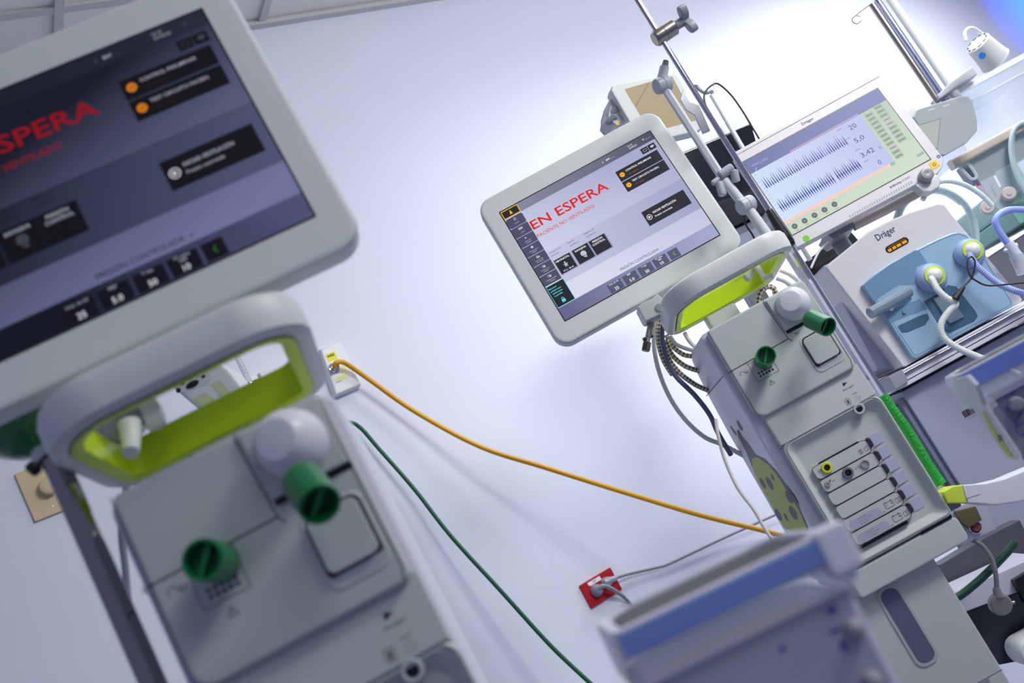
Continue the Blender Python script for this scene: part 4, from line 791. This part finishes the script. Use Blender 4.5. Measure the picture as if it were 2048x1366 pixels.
# tablet-like panel behind the hood
T1=frat(1890,250,2.55,-20,6)
o=thing('control_panel','grey-green rounded panel with pale inner screen behind the waveform display','panel',T1)
z8=lambda L:[(1700+a/3.253,b/3.253) for a,b in L]
g=G(); g.prism(dq(z8([(415,760),(430,715),(470,700),(720,625),(770,625),(800,660),(830,780),(830,850),(760,930),(620,1010),(570,1000)]),0,T1),'y',0,22,M('panel_sage','A3ADB1',.4),3,4); ph=g.build('case',o)
s=G(); s.flat(dq(z8([(440,815),(590,770),(568,975),(520,930)]),0,T1),-.3,EM('pale_screen','C9CFCB',.8)); s.frame(dq(z8([(440,815),(590,770),(568,975),(520,930)]),0,T1),1.4,-.5,inkg); s.build('screen',o)
s=G()
for a,b in ((510,715),(605,690)): s.flat(dq(z8([(a,b),(a+42,b-14),(a+40,b-6),(a-2,b+8)]),0,T1),-.3,white)
s.build('slot',o) if False else s.build('panel_marks',ph)
g=G(); g.prism(dq(z8([(366,728),(410,695),(418,700),(430,715),(412,775)]),10,T1),'y',8,30,white,2); g.build('corner_wedge',o)
# white dome sensor on the hood
D1=frat(1962,100,2.62,-30)
o=thing('sensor_head','white drum shaped device with round blue logo on top of the hood','device',D1)
a=Vector(pk(D1,1955,88,0)); b=Vector(pk(D1,1978,130,0)); d=(a-b)
g=G(); d=Vector((-.42,-.38,.82)).normalized(); a=Vector(pk(D1,1954,85,0))
g.lathe([(0,0),(26,0),(29,-3),(31,-30),(34,-60),(36,-64),(0,-64)],a,d,white,40); dr=g.build('drum',o)
g=G()
u=d.orthogonal().normalized(); w=d.cross(u)
for k in range(10):
    an=k*2*PI/10; P=[]
    for r,da in ((22,.0),(22,.42),(26,.42),(26,0)): P.append(a+d*.5+(u*math.cos(an+da)+w*math.sin(an+da))*r)
    g.poly(P,black)
g.build('vent_slots',dr)
g=G(); n1=(Vector((-.25,-1,-.1))).normalized(); pc=Vector(pk(D1,1964,112,-33)); g.lathe([(0,0),(7.5,0),(7.5,3),(0,3)],pc,-n1*-1,M('logo_blue','1E6FC8',.35),24); g.build('blue_logo',o,label='round blue logo')
g=G(); g.tube([pk(D1,1932,82,10),pk(D1,1930,66,10),pk(D1,1938,57,10),pk(D1,1950,58,12),pk(D1,1966,70,30)],4.4,white,12,7); g.build('cable_loop',o)
# clear tubing coils
ct=CLEAR('tubing_clear','C9DEE2',.5,.12)
g=G()
def coil(cx,cy,rx,ry,n,d0,r,fr,lab,sx=0):
    g=G(); P=[]
    for k in range(n*14):
        t=k*2*PI/14; q=1-.035*(k//14); P.append(tuple(fr.p(cx+rx*q*math.cos(t)+ry*.35*math.sin(t),cy+ry*q*math.sin(t)-rx*.3*math.cos(t),d0+k*.55)))
    g.tube(P,r,ct,10,3); return g.build('tubing_coil',frame=fr,label=lab,cat='tubing')
coil(1872,462,78,84,4,60,4.6,DB,'clear tubing coil behind the blue fronted ventilator')
coil(2072,330,42,84,4,-40,5,IF,'clear tubing coil hanging at the right picture edge')
WT('tube',[(1845,400,30),(1862,374,30),(1888,362,30),(1925,368,30),(1960,388,30),(1985,412,30)],5.6,CLEAR('tube_milky','D6E6E6',.75,.2),'milky thick tube arching from the display knob to the latch','tube',DB)
g=G(); g.tube([pk(DB,1706,452,60),pk(DB,1760,425,60),pk(DB,1840,382,60)],12,M('taupe_bar','B2AAA4',.4),16,0); g.build('support_bar',frame=DB,label='taupe support bar directly under the waveform display',cat='bar')
g=G(); g.box(-190,-150,120,170,140,300,M('slate_bracket','7D808C',.4),3); g.build('post_block',frame=DB,label='slate grey block under the left half of the waveform display',cat='bracket')
# ------------------------------------------------------------------ out-of-focus device in the foreground
FG=frat(1450,1165,.56,-27); FG=Fr(FG.R@Matrix.Rotation(math.radians(3.6),3,'Y'),FG.t)
def console(fr,x0,x1,zt,D,band,gap,zb,label,cat,cols,knobs,marks,texts,sc_=1):
    o=thing('resuscitator_console',label,'console',fr); sh=cols[0]
    bodyp=rr(x0+(0 if sc_==1 and D<115 else 22),x1,0,D,(10*sc_,10*sc_,26*sc_,26*sc_),5)
    g=G(); g.prism(bodyp,'z',zb,zt-band-gap,M('console_body','B9BBCE',.35),4*sc_); b=g.build('body',o)
    # clear upper hood carrying the blue band
    hp=rr(x0-4*sc_,x1+6*sc_,-5*sc_,D,(8*sc_,8*sc_,28*sc_,28*sc_),6)
    g=G(); g.rings([[(u,v,h) for u,v in q] for q,h in ((hp,zt-band-gap),(hp,zt-3*sc_),(inset(hp,1.5*sc_),zt),(inset(hp,7*sc_),zt+.5*sc_),(inset(hp,9*sc_),zt-2*sc_),(inset(hp,10*sc_),zt-band*1.2))],sh,False); hd=g.build('hood',o,label='translucent hood')
    ip_=inset(hp,11*sc_); g=G(); g.prism(ip_,'z',zt-band*.35,zt-band*.12,M('well_dark','1B1A20',.5),1); g.build('dark_well',o)
    g=G(); g.prism(rr(x0-1*sc_,x1-2*sc_,zt-band,zt-1.2*sc_,2*sc_,3),'y',-5.3*sc_,-7.5*sc_,cols[1],0,.6*sc_); g.build('blue_band',hd,label='blue band')
    # front fascia
    g=G(); g.prism(rr(x0+8*sc_,x1-6*sc_,zb+6,zt-band-gap-7*sc_,5*sc_,4),'y',-.2,-2.5*sc_,cols[2],0,1*sc_); fa=g.build('fascia',o)
    s_=G(); y=-2.7*sc_
    for x,z,w,h in marks: s_.flat(rr(x,x+w,z,z+h),y,M('blue_print','2C48A8',.5))
    for t,x,z,h,w in texts: s_.text(t,x,z,y,h,M('blue_print','2C48A8',.5),w=w,bold=.02)
    if marks or texts: s_.build('blue_markings',fa)
    for x,z,r in knobs:
        k=G(); k.lathe([(0,-12*r/9),(r*.5,-11.5*r/9),(r*.85,-9*r/9),(r,-4*r/9),(r,1),(0,1)],(x,y,z),(0,1,0),M('knob_dome','A3A6AE',.4),24); k.build('knob',o)
    return o,b,hd
o,b,hd=console(FG,-64,62,1.5,112,14,17,-330,'very blurred pale console with blue band, closest object at bottom edge','console',(CLEAR('hood_white','E8EAF6',.62,.3),M('band_blue','7C98DC',.35),M('fascia_lavender','ABADC4',.4)),
  [(64-14,-49,5.6),(46,-76,5.6)],[(42,-38,5,3.5),(38,-47,6,2),(40,-58,2.5,6),(10,-44,3,3)],[('Neo',-34,-62,5,22)])
g=G(); g.prism(rr(52,72,-22,4,4,3),'y',-9,12,M('bracket_white','EEF0FA',.3),3); g.build('corner_latch',o)
g=G(); g.add([(-68,8,-14),(-68,2,-30),(-68,18,-30)],[[0,1,2]],M('yellow_label','F0E400',.5)); g.add([(-68.3,8,-14),(-68.3,2,-30),(-68.3,18,-30)],[[0,1,2]],M('yellow_label','F0E400',.5)); g.build('warning_sticker',o,label='yellow warning sticker')
g=G(); g.prism(rr(20,60,-330,-322,2,2),'y',8,56,M('base_grey','5A5E70',.45),2); zf=-FG.t.z*1000; g.lathe([(0,zf+8),(16,zf+8),(16,-331),(0,-331)],(10,32,0),(0,0,1),steel,20); g.build('stand_column',o)
g=G(); g.lathe([(0,zf),(100,zf),(92,zf+16),(20,zf+30),(0,zf+30)],(10,32,0),(0,0,1),M('base_grey','5A5E70',.45),26); g.build('stand_foot',o)
# second console at the right edge
RG=frat(1950,722,1.22,-45)
a=RG.p(1935,763,0); 
o,b,hd=console(RG,a.x-3,a.x+185,a.z+11,118,20,22,a.z-190,'clear hooded console with bright blue band and lime decal, right edge','console',(CLEAR('hood_soft','DDE2EE',.42,.2),M('band_blue2','6C84D4',.35),M('fascia_slate','7C8098',.4)),
  [],[],[],1)
s_=G(); y=-3.2
fs=[tuple(RG.p(x,y_,-3))[::2] for x,y_ in ((1984,794),(2060,750),(2140,900),(2062,888))]; s_.poly([(u,-2.9,v) for u,v in fs],M('fascia_inner','676B86',.4))
for t,x,y_,h,w in (('Peep',1999,801,5.5,19),('Press',2022,786,5.5,22),('O2',2011,822,4.5,8)): c=RG.p(x,y_,-3); s_.text(t,c.x,c.z,y,h,M('blue_print','2C48A8',.5),w=w,bold=.02)
c=RG.p(2030,858,-3); s_.frame(rr(c.x,c.x+14,c.z-10,c.z+2,2),1,y,M('blue_print','2C48A8',.5)); s_.ln([(c.x+4,c.z+2),(c.x+4,c.z+8),(c.x+16,c.z+12)],1,y,M('blue_print','2C48A8',.5)); s_.build('fascia_markings',o)
k=G(); c=RG.p(2032,808,-3); k.lathe([(0,-10),(6,-9.5),(8.2,-6),(8.5,1),(0,1)],tuple(c),(0,1,0),M('knob_slate','84899A',.4),24); k.build('knob',o)
# side cheek with lime decal, traced on the left flank
fx=a.x-8
def rf(L,x): return [tuple(RG.px_(u,v,x))[1:] for u,v in L]
g=G(); g.prism(rf([(1912,760),(1932,752),(1950,772),(1966,812),(2036,915),(2030,921),(2014,918),(1944,815),(1936,808)],fx),'x',fx,fx+5,CLEAR('side_clear','D5DCE6',.55,.2),.8); g.build('side_guard',o)
g=G(); g.poly([(fx-.4,u,v) for u,v in rf([(1963,822),(1972,826),(1990,858),(2010,888),(2028,914),(2016,912),(1990,875)],fx)],M('sticker_lime2','B4D84C',.5)); g.poly([(fx-.6,u,v) for u,v in rf([(1995,868),(2002,870),(2006,880),(2000,884)],fx)],M('sticker_slate','4E5060',.5)); g.build('lime_decal',o)
zf=-RG.t.z*1000
g=G(); g.lathe([(0,zf+8),(14,zf+8),(14,a.z-191),(0,a.z-191)],(a.x+120,60,0),(0,0,1),steel,20); g.build('stand_column',o)
g=G(); g.lathe([(0,zf),(120,zf),(112,zf+16),(20,zf+30),(0,zf+30)],(a.x+120,60,0),(0,0,1),M('base_grey','5A5E70',.45),26); g.build('stand_foot',o)
# ------------------------------------------------------------------ white arm and clutter at the lower right
AR=frat(1960,985,1.6,-32)
o=thing('handle_arm','white angled arm with lime green tip at the lower right','arm',AR)
g=G(); g.prism([tuple(AR.p(x,y,0))[::2] for x,y in ((1925,970),(1972,966),(2010,957),(2080,928),(2110,985),(2040,1004),(1990,1011),(1965,1008),(1935,1006))],'y',0,46,M('arm_white2','D5D8E6',.4),3); g.build('beam',o)
g=G(); g.prism([tuple(AR.p(x,y,0))[::2] for x,y in ((1887,984),(1905,972),(1926,969.5),(1936,1006),(1896,1007))],'y',1,45,M('lime_tip','CFE24A',.4),3); g.build('tip',o,label='lime green tip')
s_=G(); s_.ln([tuple(AR.p(x,y,0))[::2] for x,y in ((1934,1003),(1934,997),(1959,989))],.7,-.3,line); s_.build('seam',o)
g=G(); zf=-AR.t.z*1000; c=AR.p(2090,970,0); g.box(c.x,c.x+30,10,40,zf,c.z,M('arm_white2','D5D8E6',.4),3); g.build('upright',o)
BX=frat(1950,1055,1.75,-32)
o=thing('power_box','pale lavender power box with round red button under the white arm','box',BX)
q=[tuple(BX.p(x,y,0))[::2] for x,y in ((1890,1025),(1962,992),(1994,1058),(1925,1092))]
g=G(); g.prism(q,'y',0,90,M('box_lavender','A9ABC4',.45),3); g.build('case',o)
c=BX.p(1950,1055,0); g=G(); g.lathe([(0,-8),(5,-8),(7,-5),(7,0),(0,0)],tuple(c),(0,1,0),M('red_dull','7E3A48',.4),20); g.build('red_button',o,label='dull red button')
g=G(); g.lathe([(9,0),(10.5,0),(10.5,-3),(8.6,-4),(7.4,-2)],tuple(c),(0,1,0),chrome,24,False); g.build('button_ring',o)
c=BX.p(1935,1035,0); g=G(); g.prism([tuple(BX.p(x,y,0))[::2] for x,y in ((1906,1022),(1945,1012),(1958,1040),(1932,1056),(1918,1046))],'y',-14,0,M('olive_brown','5A5436',.3),2); g.build('olive_clip',o)
WT('hose',[(2030,1085,20),(2020,1098,20),(1998,1122,20),(1970,1150,20),(1945,1172,20),(1922,1190,20),(1895,1205,20)],6.5,M('deep_green_rubber','0A4230',.4),'deep green hose crossing the dark gap at lower right','hose',BX)
WT('cable',[(1925,1078,10),(1945,1080,6),(1965,1092,4),(1982,1115,2),(1990,1140,0),(1993,1165,0),(1993,1180,0)],3.8,M('taupe_cable','7C7A80',.5),'taupe power cable hanging under the red button box','cable',BX)
g=G(); a=Vector(pk(BX,1992,1175,0)); b=Vector(pk(BX,1998,1195,0)); g.tube([tuple(a),tuple(b)],[5.5,8],M('taupe_plug','8C898C',.45),14,0); g.lathe([(0,-8),(14,-8),(17,-5),(17,5),(14,8),(0,8)],tuple(pk(BX,2000,1208,4)),(.1,1,.1),M('taupe_plug','8C898C',.45),26); g.lathe([(0,0),(2.2,0),(2.2,14),(0,15)],tuple(pk(BX,2012,1208,4)),(1,.1,-.3),steel,10)
g.build('plug',frame=BX,label='round taupe plug hanging on the end of the taupe cable',cat='plug')
TB=frat(1990,1250,1.9,-32)
o=thing('trolley_base','pale trolley foot with dark underside and rounded white corner, bottom right','trolley base',TB)
q=lambda L,d=0:[tuple(TB.p(x,y,d))[::2] for x,y in L]
g=G(); g.prism(q([(1880,1200),(2075,1110),(2100,1150),(2035,1185),(1930,1225)],20),'y',20,120,M('deck_pale','B9BBCC',.45),3); g.build('deck',o)
g=G(); g.prism(q([(1880,1130),(1975,1072),(2040,1040),(2075,1110),(1890,1195)],130),'y',130,170,M('dark_slate_panel','4A4B56',.5),2); g.build('back_panel',o)
g=G(); g.prism(q([(2026,1160),(2090,1120),(2110,1180),(2048,1205)],10),'y',5,20,black,1); g.build('black_insert',o)
g=G(); g.prism(q([(1995,1148),(2030,1128),(2038,1140),(2004,1160)],110),'y',105,128,black,1); g.build('black_clip',o)
g=G(); g.prism(q([(1930,1225),(2035,1185),(2110,1150),(2160,1300),(2000,1330)],60),'y',60,160,M('underside_dark','2F3140',.45),3); g.build('underside',o)
c=TB.p(2062,1302,0); g=G(); g.prism(rr(c.x-24,c.x+150,c.z-24,c.z+24,22,6),'y',-20,50,white,6); g.build('corner_bumper',o)
zf=-TB.t.z*1000; g=G(); g.lathe([(0,-12),(26,-12),(32,-8),(32,8),(26,12),(0,12)],(c.x+10,20,zf+33),(1,.2,0),cblk,22); g.box(c.x+2,c.x+18,10,30,zf+50,c.z-10,dark,2); g.build('castor',o)
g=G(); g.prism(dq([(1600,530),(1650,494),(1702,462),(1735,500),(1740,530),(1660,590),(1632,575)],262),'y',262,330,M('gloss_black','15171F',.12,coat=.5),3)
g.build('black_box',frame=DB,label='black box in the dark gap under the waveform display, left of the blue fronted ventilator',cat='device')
# ------------------------------------------------------------------ put every empty at its thing's base
bpy.context.view_layer.update()
for o in [o for o in sc.objects if o.type=='EMPTY' and o.parent is None]:
    P=[]
    for c in o.children_recursive:
        if c.type=='MESH': P+=[c.matrix_world@Vector(b) for b in c.bound_box]
    if not P: continue
    mn=[min(p[i] for p in P) for i in range(3)]; mx=[max(p[i] for p in P) for i in range(3)]
    old=o.matrix_world.copy(); new=Matrix.Translation(((mn[0]+mx[0])/2,(mn[1]+mx[1])/2,mn[2]))@old.to_3x3().to_4x4()
    D=new.inverted()@old; ch=[(c,c.matrix_basis.copy()) for c in o.children]
    o.matrix_world=new
    for c,m in ch: c.matrix_basis=D@m
